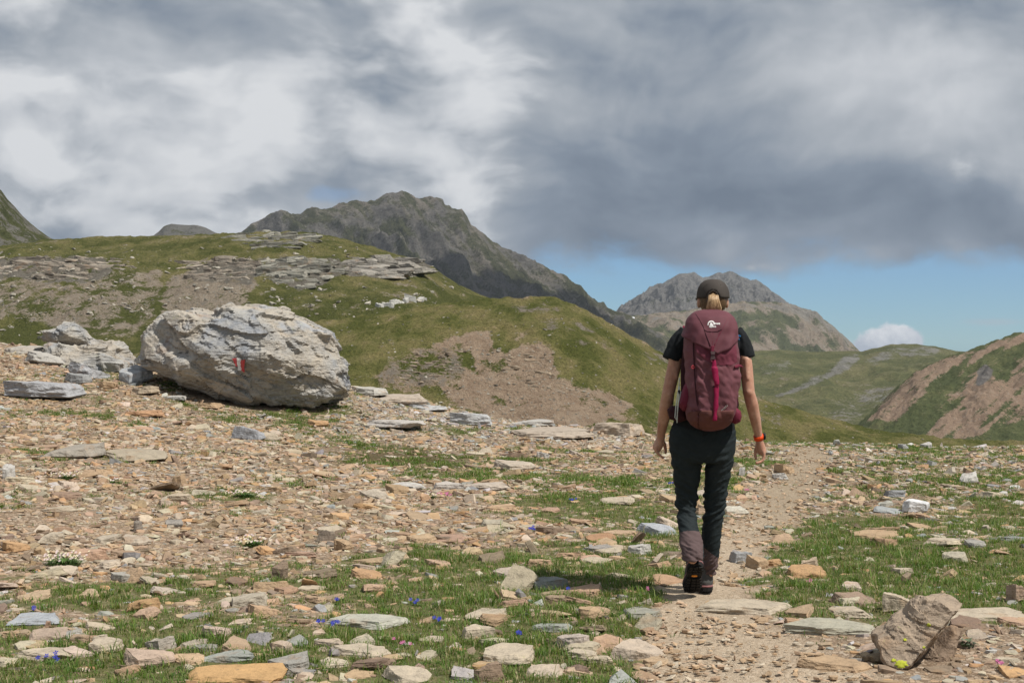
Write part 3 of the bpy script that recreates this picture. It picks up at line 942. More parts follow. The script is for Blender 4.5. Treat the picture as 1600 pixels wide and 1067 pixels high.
def rough_rock(bm, cuts, amp, freq, seed, layers=0.5, smooth=False):
    """break the flat sides of a rock up into ledges and chips"""
    for c in range(cuts):
        long = [e for e in bm.edges if e.calc_length() > 0.0]
        ln = sorted((e.calc_length() for e in long), reverse=True)
        lim = ln[max(0, int(len(ln) * 0.75) - 1)]
        bmesh.ops.subdivide_edges(bm, edges=[e for e in long if e.calc_length() >= lim * 0.8], cuts=1, use_grid_fill=True)
        bmesh.ops.triangulate(bm, faces=bm.faces[:])
    bm.normal_update()
    off = Vector((seed * 3.7, seed * 1.3, seed * 7.1))
    mv = []
    for v in bm.verts:
        p = v.co * freq + off
        n = mnoise.fractal(p, 0.9, 2.1, 4)
        q = Vector((p.x * 0.5, p.y * 0.5, p.z * 3.0))
        s = mnoise.noise(q)
        st = (math.floor(s * 5) / 5 - s * 0.2) if layers else 0
        mv.append(v.normal * amp * (n * 0.8 + layers * st))
    for v, d in zip(bm.verts, mv):
        v.co += d
    bm.normal_update()


HIGH = []
for k in range(22):
    rs = np.random.default_rng(700 + k)
    bm = hull_mesh(shard_points(rs, 14 + (k % 4) * 2, 0.16 + 0.24 * rs.random(), 0.22))
    rough_rock(bm, 4, 0.034, 4.2, k + 1)
    me = bpy.data.meshes.new('stone')
    bm.to_mesh(me)
    bm.free()
    me.materials.append(MAT_SINGLE)
    HIGH.append(me)

TAN, PINK, PALE, OCHRE, GREY, WHITE, BROWN, SLATE = ((0.385, 0.275, 0.175), (0.40, 0.285, 0.195), (0.43, 0.365, 0.280), (0.42, 0.265, 0.145), (0.31, 0.295, 0.265), (0.45, 0.43, 0.40), (0.24, 0.18, 0.13), (0.27, 0.27, 0.265))
PAL = np.array([TAN, PINK, PALE, OCHRE, GREY, WHITE, BROWN, SLATE])


def stone_field():
    rs = np.random.default_rng(77)
    N = 235000
    d = np.sqrt(rs.random(N) * (24.5 ** 2 - 5.0 ** 2) + 5.0 ** 2)
    px = rs.random(N) * 1840 - 120
    x = (px - CX) / F * d
    keep = d < crest_y(x) + 1.2
    x, d, px = x[keep], d[keep], px[keep]
    z = gz(x, d)
    g, s, moss, pd, qx, qy = zones(x, d, z)
    lum = fbm(x / 1.1, d / 1.1, 3, 0.5, 333)
    p = s * (0.52 + 0.35 * lum) * (1 - 0.80 * moss) * np.where(d > 17, 0.8, 1.0)
    ok = rs.random(len(x)) < p
    x, d, z, g, moss, pd, qx, qy = [a[ok] for a in (x, d, z, g, moss, pd, qx, qy)]
    n = len(x)
    size = np.exp(rs.normal(math.log(0.056), 0.52, n))
    big = rs.random(n) < 0.010
    size[big] = 0.12 + 0.14 * rs.random(big.sum()) ** 1.7
    grassy = sstep(g, 0.3, 0.6)
    up = (rs.random(n) < 0.05 * grassy) & (qy > 740)
    size[up] = 0.08 + 0.15 * rs.random(up.sum()) ** 1.8
    mid_ = (rs.random(n) < 0.22 * grassy) & ~up
    size[mid_] = np.maximum(size[mid_], 0.05 + 0.09 * rs.random(mid_.sum()))
    onpath = pd < 0.0
    size[onpath] = np.minimum(size[onpath], 0.018 + 0.060 * rs.random(onpath.sum()) ** 2)
    size = np.clip(size, 0.016, 0.27)
    right = sstep(qx, 1050, 1200)
    crest = sstep(qy, 715, 670) * sstep(qx, 450, 560)
    grey = np.clip(0.10 + 0.20 * right + 0.45 * crest + 0.25 * sstep(qy, 900, 1000) * (1 - right) + 0.2 * ell(qx, qy, 480, 640, 200, 40), 0, 0.8)
    u = rs.random(n)
    warm = np.array([0, 1, 2, 3, 6, 0, 1, 2, 0, 1, 6, 2])[rs.integers(0, 12, n)]
    cool = np.array([4, 5, 2, 7, 4, 2, 2, 2])[rs.integers(0, 8, n)]
    tint = PAL[np.where(u < grey, cool, warm)] * (0.80 + 0.34 * rs.random((n, 1))) * (0.95 + 0.1 * rs.random((n, 3)))
    pw = (pd < 0.02)
    tint[pw] = PAL[np.array([0, 1, 2, 0])[rs.integers(0, 4, pw.sum())]] * (0.9 + 0.35 * rs.random((pw.sum(), 1)))
    yaw = rs.random(n) * 2 * math.pi
    tilt = rs.normal(0, 0.12, (n, 2)) + np.where(rs.random((n, 1)) < 0.12, rs.normal(0, 0.55, (n, 2)), 0)
    return dict(x=x, y=d, z=z, size=size, tint=tint, yaw=yaw, tilt=tilt, px=qx, py=qy, n=n, g=g, rs=rs)


SF = stone_field()
# rocks that are built singly keep the ground under them free
SPOTS = []       # (x, y, radius)


def rotation(yaw, tx, ty):
    cz, sz = np.cos(yaw), np.sin(yaw)
    cx, sx_ = np.cos(tx), np.sin(tx)
    cy, sy = np.cos(ty), np.sin(ty)
    o, l = np.zeros_like(cz), np.ones_like(cz)
    rz = np.stack([cz, -sz, o, sz, cz, o, o, o, l], -1).reshape(-1, 3, 3)
    rx = np.stack([l, o, o, o, cx, -sx_, o, sx_, cx], -1).reshape(-1, 3, 3)
    ry = np.stack([cy, o, sy, o, l, o, -sy, o, cy], -1).reshape(-1, 3, 3)
    return rx @ ry @ rz


def merged_stones(name, idx, label, S, mat, thin=(0.75, 1.35)):
    vs, fs, cs, base = [], [], [], 0
    which = S['rs'].integers(0, len(LOW), len(idx))
    rot = rotation(S['yaw'][idx], S['tilt'][idx, 0], S['tilt'][idx, 1])
    flat = thin[0] + (thin[1] - thin[0]) * S['rs'].random(len(idx))
    for k, (pv, pf) in enumerate(LOW):
        q = np.where(which == k)[0]
        if not len(q):
            continue
        sc = S['size'][idx[q]][:, None, None] * np.stack([np.ones(len(q)), np.ones(len(q)), flat[q]], -1)[:, None, :]
        v = (pv[None] * sc) @ rot[q].transpose(0, 2, 1)
        lift = S['size'][idx[q]] * (0.02 - 0.07 * sstep(S['g'][idx[q]], 0.25, 0.5) if 'g' in S else 0.02)
        v += np.stack([S['x'][idx[q]], S['y'][idx[q]], S['z'][idx[q]] + lift], -1)[:, None, :]
        f = pf[None] + (np.arange(len(q)) * len(pv))[:, None, None] + base
        vs.append(v.reshape(-1, 3))
        fs.append(f.reshape(-1, 3))
        cs.append(np.repeat(S['tint'][idx[q]], len(pv), 0))
        base += len(q) * len(pv)
    me = mesh_from(name, np.concatenate(vs), np.concatenate(fs), smooth=False)
    attr(me, 'tint', np.concatenate(cs))
    return link(name, me, mat, label=label, cat='stones', kind='stuff')


def seat_on(ob, loc):
    ob.location = loc


def place_stone(proto, x, y, width, depth, height, yaw, tint, label, group=None, tilt=(0, 0), sink=0.35, name='stone', cat='stone'):
    me = HIGH[proto % len(HIGH)]
    o = bpy.data.objects.new(name, me)
    COL.objects.link(o)
    zz = gpoint(x, y)
    dim = np.array([v.co[:] for v in me.vertices])
    ext = dim.max(0) - dim.min(0)
    o.scale = (width / ext[0], depth / ext[1], height / ext[2])
    o.rotation_euler = (tilt[0], tilt[1], yaw)
    o.location = (x, y, zz + height * (0.5 - sink))
    o.color = (*tint, 1)
    o['label'] = label
    o['category'] = cat
    if group:
        o['group'] = group
    SPOTS.append((x, y, 0.5 * max(width, depth) * 0.85))
    return o


def stone_px(x0, x1, y0, y1, tint, label, flat=0.35, proto=0, yaw=0.0, tilt=(0, 0), name='stone', cat='stone', sink=0.25):
    """a stone that fills these pixels of the photo, standing on the ground there"""
    c = ghit((x0 + x1) / 2, y1 - (y1 - y0) * 0.12)
    d = c.y
    wd = (x1 - x0) / F * d
    hv = (y1 - y0) / F * d
    ang = math.atan2(CAMZ - c.z, d)
    th = max(0.03, hv * flat / math.cos(ang))
    dep = min(max(0.25 * wd, hv * (1 - flat) / max(0.03, math.sin(ang))), 1.1 * wd)
    return place_stone(proto, c.x, c.y + dep * 0.42, wd, dep, th / (1 - sink), yaw, tint, label, None, tilt, sink, name, cat)


L = stone_px
L(1087, 1254, 934, 968, PALE, 'long flat pale slab beside the path just behind the hiker\'s boots', 0.30, 0, 0.05, name='stone_slab')
L(1232, 1384, 962, 996, (0.36, 0.34, 0.27), 'flat grey-green slab with yellow lichen left of the tilted lichen rock', 0.35, 1, -0.1, name='stone_slab')
L(1374, 1442, 925, 962, PALE, 'rounded pale rock behind the tilted lichen rock', 0.75, 2, 0.3, name='rock', cat='rock')
L(1303, 1366, 944, 968, PALE, 'pale flat stone between the long slab and the lichen rock', 0.4, 13, 0.3)
L(1258, 1372, 1022, 1052, TAN, 'low tan slab with a yellow lichen dab at the foot of the tilted rock', 0.4, 3, 0.1, name='stone_slab')
L(268, 428, 1036, 1072, (0.46, 0.29, 0.14), 'broad orange slab at the lower edge of the picture', 0.4, 4, 0.0, name='stone_slab')
L(1407, 1461, 781, 803, (0.60, 0.60, 0.60), 'white angular stone right of the path among low grass', 0.75, 5, 0.2)
L(998, 1060, 817, 839, (0.35, 0.36, 0.38), 'blue-grey mottled rock left of the hiker\'s shin', 0.6, 6, 0.1, name='rock', cat='rock')
L(980, 1022, 849, 868, WHITE, 'white slanting stone left of the hiker\'s ankle', 0.7, 7, 0.4)
L(1130, 1169, 787, 806, (0.48, 0.45, 0.38), 'pale flat stone on the left edge of the path by the hiker\'s knee', 0.5, 8, 0.1)
L(1143, 1175, 860, 882, (0.30, 0.30, 0.30), 'grey stone on the path edge right of the hiker\'s ankle', 0.75, 9, 0.6)
L(1171, 1203, 868, 892, TAN, 'tan blocky stone right of the grey one near the hiker\'s boot', 0.7, 10, 0.2)
L(1197, 1226, 872, 886, OCHRE, 'small orange-brown stone in the grass right of the hiker\'s boots', 0.6, 11, 0.0)
L(1216, 1248, 726, 742, (0.42, 0.30, 0.19), 'tan stone on the left edge of the far path', 0.8, 12, 0.1)
L(1209, 1233, 738, 751, WHITE, 'small white stone in front of the tan one by the far path', 0.75, 13, 0.3)
L(1153, 1164, 730, 745, WHITE, 'narrow white stone under the hiker\'s right hand', 0.85, 14, 0.3)
L(1499, 1532, 740, 758, WHITE, 'white pointed stone on the right among dry turf', 0.85, 15, 0.2)
L(1440, 1460, 692, 702, WHITE, 'white stone on the skyline right of the path', 0.85, 16, 0.2)
L(1404, 1420, 694, 703, SLATE, 'grey stone on the skyline left of the white one', 0.85, 17, 0.2)
L(1510, 1545, 842, 857, GREY, 'grey flat stone in the grass near the right edge', 0.5, 18, 0.3)
L(1338, 1420, 828, 844, TAN, 'long tan slab half sunk in green turf right of the path', 0.4, 19, 0.1, name='stone_slab')
L(1248, 1288, 873, 893, (0.42, 0.33, 0.24), 'upright tan stone in the grass by the blue flowers', 0.8, 20, 0.5)
L(1435, 1502, 838, 852, PALE, 'pale flat stone right of the green turf', 0.4, 21, 0.1)
L(1400, 1433, 885, 900, PALE, 'pale stone in thick grass on the right', 0.5, 0, 0.9)
L(1572, 1612, 912, 944, (0.40, 0.29, 0.22), 'pinkish block at the right edge in thick grass', 0.8, 2, 0.9, name='rock', cat='rock')
L(1440, 1600, 953, 972, PALE, 'thin pale slab sunk in grass right of the tilted rock', 0.25, 4, 0.02, name='stone_slab')
L(362, 412, 668, 690, (0.29, 0.295, 0.31), 'dark blue-grey rounded rock below the painted boulder', 0.85, 6, 0.8, name='rock', cat='rock')
L(400, 432, 674, 690, PALE, 'pale stone touching the dark blue-grey rock', 0.7, 8, 0.2)
L(0, 118, 594, 630, (0.33, 0.33, 0.34), 'long grey slab on the slope at the left edge', 0.6, 1, -0.05, name='stone_slab')
L(98, 142, 583, 602, SLATE, 'grey stone under the small left boulder', 0.75, 3, 0.2)
L(148, 182, 595, 609, TAN, 'small tan stone left of the boulder\'s shadow', 0.7, 5, 0.5)
L(198, 244, 600, 620, (0.38, 0.31, 0.23), 'tan wedge-shaped slab beside the boulder\'s shadow', 0.55, 7, 0.1, name='stone_slab')
L(258, 292, 616, 628, WHITE, 'pale thin stone in the grass under the boulder', 0.5, 9, 0.0)
L(193, 252, 638, 654, (0.40, 0.24, 0.14), 'rust-brown flat slab on the slope below the boulder', 0.45, 11, 0.0, name='stone_slab')
L(303, 345, 625, 640, TAN, 'tan slab lying in the boulder\'s shadow edge', 0.5, 13, 0.1)
L(478, 512, 656, 668, OCHRE, 'orange stone in front of the boulder\'s right end', 0.7, 10, 0.2)
L(60, 145, 684, 722, (0.30, 0.27, 0.23), 'dark layered slab on the left slope', 0.5, 15, 0.0, name='stone_slab')
L(150, 252, 690, 724, (0.34, 0.29, 0.22), 'broad brown slab right of the dark layered one', 0.4, 17, 0.05, name='stone_slab')
L(0, 22, 725, 752, WHITE, 'white upright stone at the left edge', 0.8, 19, 0.6)
L(0, 40, 845, 866, OCHRE, 'bright orange stone at the left edge of the scree', 0.6, 12, 0.1)
L(50, 92, 833, 853, PALE, 'pale blocky stone in the scree near the left edge', 0.7, 14, 0.5)
L(422, 452, 880, 908, (0.22, 0.165, 0.12), 'dark brown upright stone at the lower edge of the scree', 0.85, 16, 0.7)
L(205, 222, 815, 832, (0.22, 0.19, 0.16), 'small dark pointed stone standing in the scree', 0.9, 18, 0.9)
L(265, 290, 742, 760, TAN, 'tan blocky stone standing up from the scree', 0.85, 20, 0.4)
L(488, 520, 828, 850, (0.24, 0.20, 0.16), 'dark grey-brown wedge in the middle of the scree', 0.85, 21, 0.3)
L(520, 552, 842, 862, TAN, 'tan stone right of the dark wedge', 0.75, 2, 0.1)
L(498, 636, 958, 988, (0.40, 0.39, 0.33), 'long pale slab with lichen below the blue gentians', 0.35, 0, 0.0, name='stone_slab')
L(185, 270, 1015, 1048, (0.42, 0.32, 0.25), 'pinkish tan block in the grass left of the orange slab', 0.6, 10, 0.2, name='rock', cat='rock')
L(130, 188, 995, 1022, PALE, 'rounded pale stone in the grass above the pinkish block', 0.6, 18, 0.6)
L(222, 272, 995, 1020, (0.37, 0.33, 0.28), 'grey-tan domed stone in the lower left grass', 0.7, 20, 0.1)
L(316, 366, 976, 998, (0.44, 0.34, 0.28), 'pinkish stone in the grass above the orange slab', 0.55, 12, 0.4)
L(0, 80, 958, 982, (0.33, 0.345, 0.365), 'blue-grey slab at the left edge in the grass', 0.4, 8, 0.05, name='stone_slab')
L(32, 92, 982, 1006, (0.36, 0.28, 0.22), 'brown flat stone near the lower left corner', 0.5, 4, 0.15)
L(0, 95, 1006, 1034, PALE, 'long pale slab in the lower left corner', 0.4, 21, 0.0, name='stone_slab')
L(300, 392, 1020, 1038, (0.30, 0.31, 0.28), 'grey slab just above the orange slab', 0.35, 14, 0.05, name='stone_slab')
L(415, 490, 1022, 1052, GREY, 'grey domed rock right of the orange slab', 0.6, 16, 0.3, name='rock', cat='rock')
L(418, 458, 1000, 1022, (0.40, 0.32, 0.25), 'tan stone standing in grass above the grey domed rock', 0.7, 5, 0.1)
L(515, 615, 1004, 1030, PALE, 'wide pale slab in the grass at the lower middle', 0.4, 3, 0.1, name='stone_slab')
L(590, 672, 1042, 1072, PALE, 'broad pale rock cut by the lower edge of the picture', 0.5, 6, 0.0, name='rock', cat='rock')
L(740, 790, 1036, 1070, (0.25, 0.18, 0.13), 'dark brown tilted rock at the lower edge', 0.8, 11, 0.6, name='rock', cat='rock')
L(720, 775, 976, 1000, PALE, 'pointed pale stone in the grass near the middle', 0.65, 9, 0.5)
L(752, 842, 1008, 1046, PALE, 'large pale ragged slab in the grass below the middle', 0.45, 19, 0.2, name='stone_slab')
L(832, 900, 974, 990, (0.27, 0.28, 0.25), 'dark grey flat slab in the grass left of the path', 0.5, 13, 0.05, name='stone_slab')
L(868, 925, 988, 1016, (0.42, 0.36, 0.31), 'whitish streaked stone left of the path', 0.6, 7, 0.1)
L(900, 944, 948, 970, TAN, 'rounded tan stone in grass left of the path', 0.75, 17, 0.5)
L(886, 936, 1016, 1034, PALE, 'flat pale slab in two pieces left of the path', 0.4, 1, 0.1)
L(722, 790, 952, 972, PALE, 'flat pale slab in the middle of the grass', 0.4, 15, 0.0, name='stone_slab')
L(822, 868, 872, 892, (0.42, 0.29, 0.19), 'tan pointed stone above the long patch of grass', 0.6, 0, 0.3)
L(930, 980, 857, 868, PALE, 'flat pale stone near the lower left of the hiker\'s knees', 0.4, 16, 0.1)
L(772, 838, 717, 738, (0.42, 0.36, 0.29), 'low domed tan rock in the middle distance', 0.6, 10, 0.1, name='rock', cat='rock')
L(934, 990, 778, 790, PALE, 'long pale flat stone left of the hiker\'s thigh', 0.4, 4, 0.0)
L(835, 862, 704, 718, WHITE, 'white-grey stone in the distance left of the hiker\'s hand', 0.7, 2, 0.4)
L(700, 770, 640, 668, (0.40, 0.40, 0.40), 'pale grey outcrop on the skyline below the meadow hill', 0.6, 1, 0.1, name='rock_outcrop', cat='rock')
L(545, 610, 600, 622, (0.42, 0.40, 0.36), 'pale rock ledge on the skyline right of the boulder', 0.55, 3, 0.0, name='rock_outcrop', cat='rock')
L(582, 662, 612, 634, (0.40, 0.34, 0.28), 'tan rock ledge on the skyline further right of the boulder', 0.55, 8, 0.0, name='rock_outcrop', cat='rock')
L(630, 700, 628, 644, (0.38, 0.38, 0.38), 'grey ledge between the two skyline outcrops', 0.5, 12, 0.0, name='rock_outcrop', cat='rock')
L(548, 652, 652, 674, (0.42, 0.39, 0.36), 'broad flat rock plate right of the boulder', 0.4, 21, 0.0, name='rock_outcrop', cat='rock')
L(790, 865, 652, 668, (0.40, 0.38, 0.35), 'low pale ledge on the skyline in the middle', 0.5, 14, 0.0, name='rock_outcrop', cat='rock')
L(925, 1012, 660, 686, (0.41, 0.34, 0.27), 'layered tan ledge on the skyline left of the hiker', 0.7, 0, 0.0, name='rock_outcrop', cat='rock')
L(800, 935, 668, 690, (0.38, 0.32, 0.26), 'low broken ledge left of the layered tan one', 0.5, 18, 0.0, name='rock_outcrop', cat='rock')
L(600, 665, 752, 768, WHITE, 'white rubble block left of the centre', 0.6, 5, 0.1)
L(676, 725, 752, 768, (0.44, 0.40, 0.36), 'pale rubble block near the centre', 0.6, 9, 0.3)
L(725, 800, 754, 768, (0.42, 0.36, 0.30), 'pale tan rubble block right of the centre one', 0.55, 11, 0.2)


L(150, 200, 560, 585, (0.36, 0.35, 0.33), 'pale slab leaning between the left outcrop and the boulder', 0.8, 2, 0.5, (0.1, -0.3), name='rock_outcrop', cat='rock')
L(30, 110, 552, 572, (0.38, 0.36, 0.33), 'pale broken ledge under the small left boulder', 0.75, 17, 0.1, (0, 0.12), name='rock_outcrop', cat='rock')
L(0, 62, 540, 556, (0.37, 0.34, 0.30), 'pale ledge on the skyline at the left edge', 0.8, 19, 0.0, name='rock_outcrop', cat='rock')
L(100, 168, 574, 596, (0.35, 0.35, 0.36), 'grey jagged slab in front of the left outcrop', 0.8, 12, 0.3, (0.0, 0.2), name='rock_outcrop', cat='rock')
L(178, 226, 578, 602, (0.33, 0.34, 0.35), 'grey slab touching the shaded end of the boulder', 0.85, 4, 0.7, (0.0, -0.25), name='rock_outcrop', cat='rock')


# ---- rocks with their own outlines
def outline_rock(name, outline, d, front, back, seed, amp, freq, mat, label, cat, tint=None, cuts=26, power=0.75, res=1, lean=0.0, shave=0.10, strata=0.35, voxel=0.03, planes=()):
    """closed rock whose face follows an outline (photo pixels, at distance d), bulging front metres forward and back metres away"""
    o2 = np.array(outline, float)
    cen = o2.mean(0)
    seg = np.linalg.norm(np.roll(o2, -1, 0) - o2, axis=1)
    cum = np.concatenate([[0], np.cumsum(seg)])
    m = 150 * res
    s = np.linspace(0, cum[-1], m, endpoint=False)
    cl = np.concatenate([o2, o2[:1]])
    ring = np.stack([np.interp(s, cum, cl[:, 0]), np.interp(s, cum, cl[:, 1])], 1)
    rows = 34 * res
    phi = np.linspace(-math.pi / 2, math.pi / 2, rows + 2)[1:-1]
    vs = []
    for p in phi:
        k = math.cos(p) ** power
        q = cen + (ring - cen) * k
        dep = math.sin(p) * (front if p < 0 else back)
        up = (cen[1] - q[:, 1]) / F * d
        vs.append(np.stack([(q[:, 0] - CX) / F * d, np.full(m, d) + dep + up * lean, CAMZ - (q[:, 1] - CY) / F * d], 1))
    pole = [(cen[0] - CX) / F * d, d, CAMZ - (cen[1] - CY) / F * d]
    V_ = np.concatenate(vs + [np.array([[pole[0], d - front, pole[2]], [pole[0], d + back, pole[2]]])])
    fs = []
    for r in range(rows - 1):
        a = r * m + np.arange(m)
        b = r * m + (np.arange(m) + 1) % m
        fs.append(np.stack([a, b, b + m], 1))
        fs.append(np.stack([a, b + m, a + m], 1))
    k0, k1 = rows * m, rows * m + 1
    a, b = np.arange(m), (np.arange(m) + 1) % m
    fs.append(np.stack([np.full(m, k0), b, a], 1))
    a, b = (rows - 1) * m + np.arange(m), (rows - 1) * m + (np.arange(m) + 1) % m
    fs.append(np.stack([np.full(m, k1), a, b], 1))
    FC = np.concatenate(fs)
    c3 = np.array([pole[0], d + (back - front) * 0.4, pole[2]])
    tmp = bpy.data.objects.new('tmp', mesh_from('tmp', V_ - c3, FC))
    COL.objects.link(tmp)
    md = tmp.modifiers.new('r', 'REMESH')
    md.mode = 'VOXEL'
    md.voxel_size = voxel
    dg = bpy.context.evaluated_depsgraph_get()
    em = bpy.data.meshes.new_from_object(tmp.evaluated_get(dg))
    bpy.data.objects.remove(tmp)
    Q = np.array([v.co[:] for v in em.vertices])
    FC = []
    for p_ in em.polygons:
        vv = list(p_.vertices)
        for j in range(1, len(vv) - 1):
            FC.append((vv[0], vv[j], vv[j + 1]))
    FC = np.array(FC)
    bpy.data.meshes.remove(em)
    ext = np.abs(Q).max(0)
    rs = np.random.default_rng(seed)
    for nn, fr in planes:
        nn = np.array(nn, float) / np.linalg.norm(nn)
        pr = Q @ nn
        Q -= nn[None] * (np.maximum(0, pr - pr.max() * (1 - fr)) * 0.96)[:, None]
    for c in range(cuts):                       # flat faces broken off it
        nrm = rs.normal(0, 1, 3)
        nrm[1] = -abs(nrm[1]) if rs.random() < 0.8 else nrm[1]
        nrm /= np.linalg.norm(nrm)
        pr = Q @ nrm
        lim = pr.max() * (1 - shave * (0.3 + rs.random()))
        over = np.maximum(0, pr - lim)
        Q -= nrm[None] * (over * 0.92)[:, None]
    nr = Q / (np.linalg.norm(Q, axis=1, keepdims=True) + 1e-9)
    off = Vector((seed * 2.3, seed * 5.1, seed * 0.7))
    disp = np.empty(len(Q))
    for k_, p in enumerate(Q):
        v = Vector(p) * freq + off
        f1 = mnoise.fractal(v, 0.8, 2.1, 5)
        # slanting bedding planes: small ledges with sharp lower edges
        w_ = v.z * 2.6 + v.x * 0.9 - v.y * 0.4 + mnoise.noise(v * 0.8) * 1.6
        led = (w_ - math.floor(w_))
        cr = abs(mnoise.noise(Vector((v.x * 1.3 + 9, v.y * 1.3, v.z * 2.2 + v.x * 0.6))))
        crack = -max(0.0, 0.035 - cr) * 16.0 * max(0.0, mnoise.noise(v * 0.55 + Vector((4, 1, 7))) + 0.15)
        la, lc = v.x * 0.9 - v.z * 0.43, v.x * 0.43 + v.z * 0.9
        lg = mnoise.noise(Vector((la * 0.55, v.y * 0.6, lc * 1.9)))
        l2 = mnoise.noise(Vector((la * 1.5 + 7, v.y * 1.3, lc * 4.2)))
        ledge = (0.55 if lg > 0.06 else -0.15 + lg) + 0.30 * (1.0 if l2 > 0.12 else 0.0) + 0.25 * (1.0 if lg < -0.30 else 0.0)
        ds_, pts_ = mnoise.voronoi(Vector((v.x * 0.62, v.y * 0.62, v.z * 0.95)))
        cp_ = pts_[0]
        hx = math.sin(cp_.x * 91.7 + cp_.z * 37.1) * 43758.5
        hy = math.sin(cp_.y * 57.3 + cp_.x * 71.9) * 23421.6
        tilt_ = ((hx - math.floor(hx)) - 0.5) * (v.x * 0.62 - cp_.x) + ((hy - math.floor(hy)) - 0.5) * (v.z * 0.95 - cp_.z)
        chip = 1.5 * tilt_ + 0.45 * ((hx - math.floor(hx)) - 0.5)
        disp[k_] = amp * (f1 * 0.36 + strata * 0.5 * (led - 0.5) + 1.3 * crack + 0.55 * chip + 1.05 * ledge)
    Q = Q + nr * disp[:, None]
    base = np.array([pole[0], d, (CAMZ - (o2[:, 1].max() - CY) / F * d)])
    me = mesh_from(name, Q + c3 - base, FC, smooth=False)
    ob = link(name, me, mat, label=label, cat=cat, loc=base)
    if tint is not None:
        ob.color = (*tint, 1)
    SPOTS.append((base[0], base[1], 0.35 * (o2[:, 0].max() - o2[:, 0].min()) / F * d))
    return ob, (Q + c3, FC)


MAT_BOULDER, t = new_mat('weathered_boulder')
pos = t.n('ShaderNodeNewGeometry').outputs['Position']
bcol = t.ramp(t.noise(t.vm('MULTIPLY', pos, (1, 1, 1.4)), 1.5, 5, 0.6), [(0.34, (0.27, 0.28, 0.30)), (0.45, (0.37, 0.355, 0.33)), (0.58, (0.41, 0.365, 0.305)), (0.68, (0.34, 0.345, 0.355))])
rock_nodes(t, bcol, 0.55, 0.4, 0.9, 0.9)

B_OUT = [(205, 548), (214, 540), (222, 530), (236, 512), (262, 494), (298, 486), (330, 492), (350, 486), (368, 480), (392, 484), (415, 488), (440, 490), (470, 497), (488, 510), (508, 520), (514, 536), (522, 552), (528, 580), (536, 605), (534, 622), (522, 634), (505, 638),
         (470, 634), (445, 640), (420, 640), (385, 632), (350, 622), (315, 610), (290, 598), (268, 588), (245, 572), (222, 562)]
B_OUT = [(375 + (x - 375) * 1.045, 562 + (y - 562) * 1.03) for x, y in B_OUT]
boulder, BG = outline_rock('boulder', B_OUT, 19.9, 0.95, 1.2, 5, 0.085, 2.3, MAT_BOULDER, 'huge pale grey boulder with a red and white trail mark', 'boulder', cuts=22, power=0.55, res=2, lean=0.25, shave=0.11, strata=0.30, voxel=0.024)
BVH_B = BVHTree.FromPolygons([tuple(v) for v in BG[0]], [tuple(f) for f in BG[1]])


def paint(name, quad, mat, seed):
    """a brushed patch of paint that follows the boulder's surface"""
    rs = np.random.default_rng(seed)
    n = 9
    grid = []
    q = np.array(quad, float)
    for a in np.linspace(0, 1, n):
        for b in np.linspace(0, 1, n):
            e = 0.7 if (a in (0, 1) or b in (0, 1)) else 0.0
            p = (q[0] * (1 - b) + q[1] * b) * (1 - a) + (q[3] * (1 - b) + q[2] * b) * a + rs.normal(0, 0.5, 2) * e
            dr = Vector(((p[0] - CX) / F, 1.0, (CY - p[1]) / F)).normalized()
            h = BVH_B.ray_cast(CAM, dr)
            w_ = h[0] if h[0] is not None else Vector(pix(p[0], p[1], 19.0))
            grid.append(w_ - dr * 0.008 - boulder.location)
    G3 = np.array([tuple(v) for v in grid])
    A_ = np.column_stack([G3[:, 0], G3[:, 2], np.ones(len(G3))])
    fit = A_ @ np.linalg.lstsq(A_, G3[:, 1], rcond=None)[0]
    G3[:, 1] = 0.5 * (np.minimum(G3[:, 1], fit) + fit - np.maximum(0, fit - G3[:, 1]).max()) - 0.006
    grid = [Vector(g) for g in G3]
    i = np.arange(n - 1)[:, None] * n + np.arange(n - 1)[None, :]
    me = mesh_from(name, np.array([tuple(v) for v in grid]), np.stack([i, i + n, i + n + 1, i + 1], -1).reshape(-1, 4))
    return link(name, me, mat, parent=boulder)


MAT_RED, t = new_mat('red_trail_paint')
t.out(t.ramp(t.noise(t.n('ShaderNodeNewGeometry').outputs['Position'], 40, 5, 0.7), [(0.35, (0.52, 0.05, 0.06)), (0.62, (0.50, 0.10, 0.10)), (0.72, (0.42, 0.33, 0.28))]), 0.7)
MAT_WHITE, t = new_mat('white_trail_paint')
t.out(t.ramp(t.noise(t.n('ShaderNodeNewGeometry').outputs['Position'], 40, 5, 0.7), [(0.3, (0.80, 0.79, 0.78)), (0.7, (0.70, 0.68, 0.66))]), 0.7)
paint('red_stripe', [(363, 560), (370, 559), (376, 577), (369, 572)], MAT_RED, 1)['label'] = 'left red bar of the trail mark'
paint('white_stripe', [(370, 559), (377, 560), (380, 580), (372, 578)], MAT_WHITE, 2)
paint('red_stripe', [(377, 562), (383, 562), (382, 582), (376, 578)], MAT_RED, 3)['label'] = 'right red bar of the trail mark'

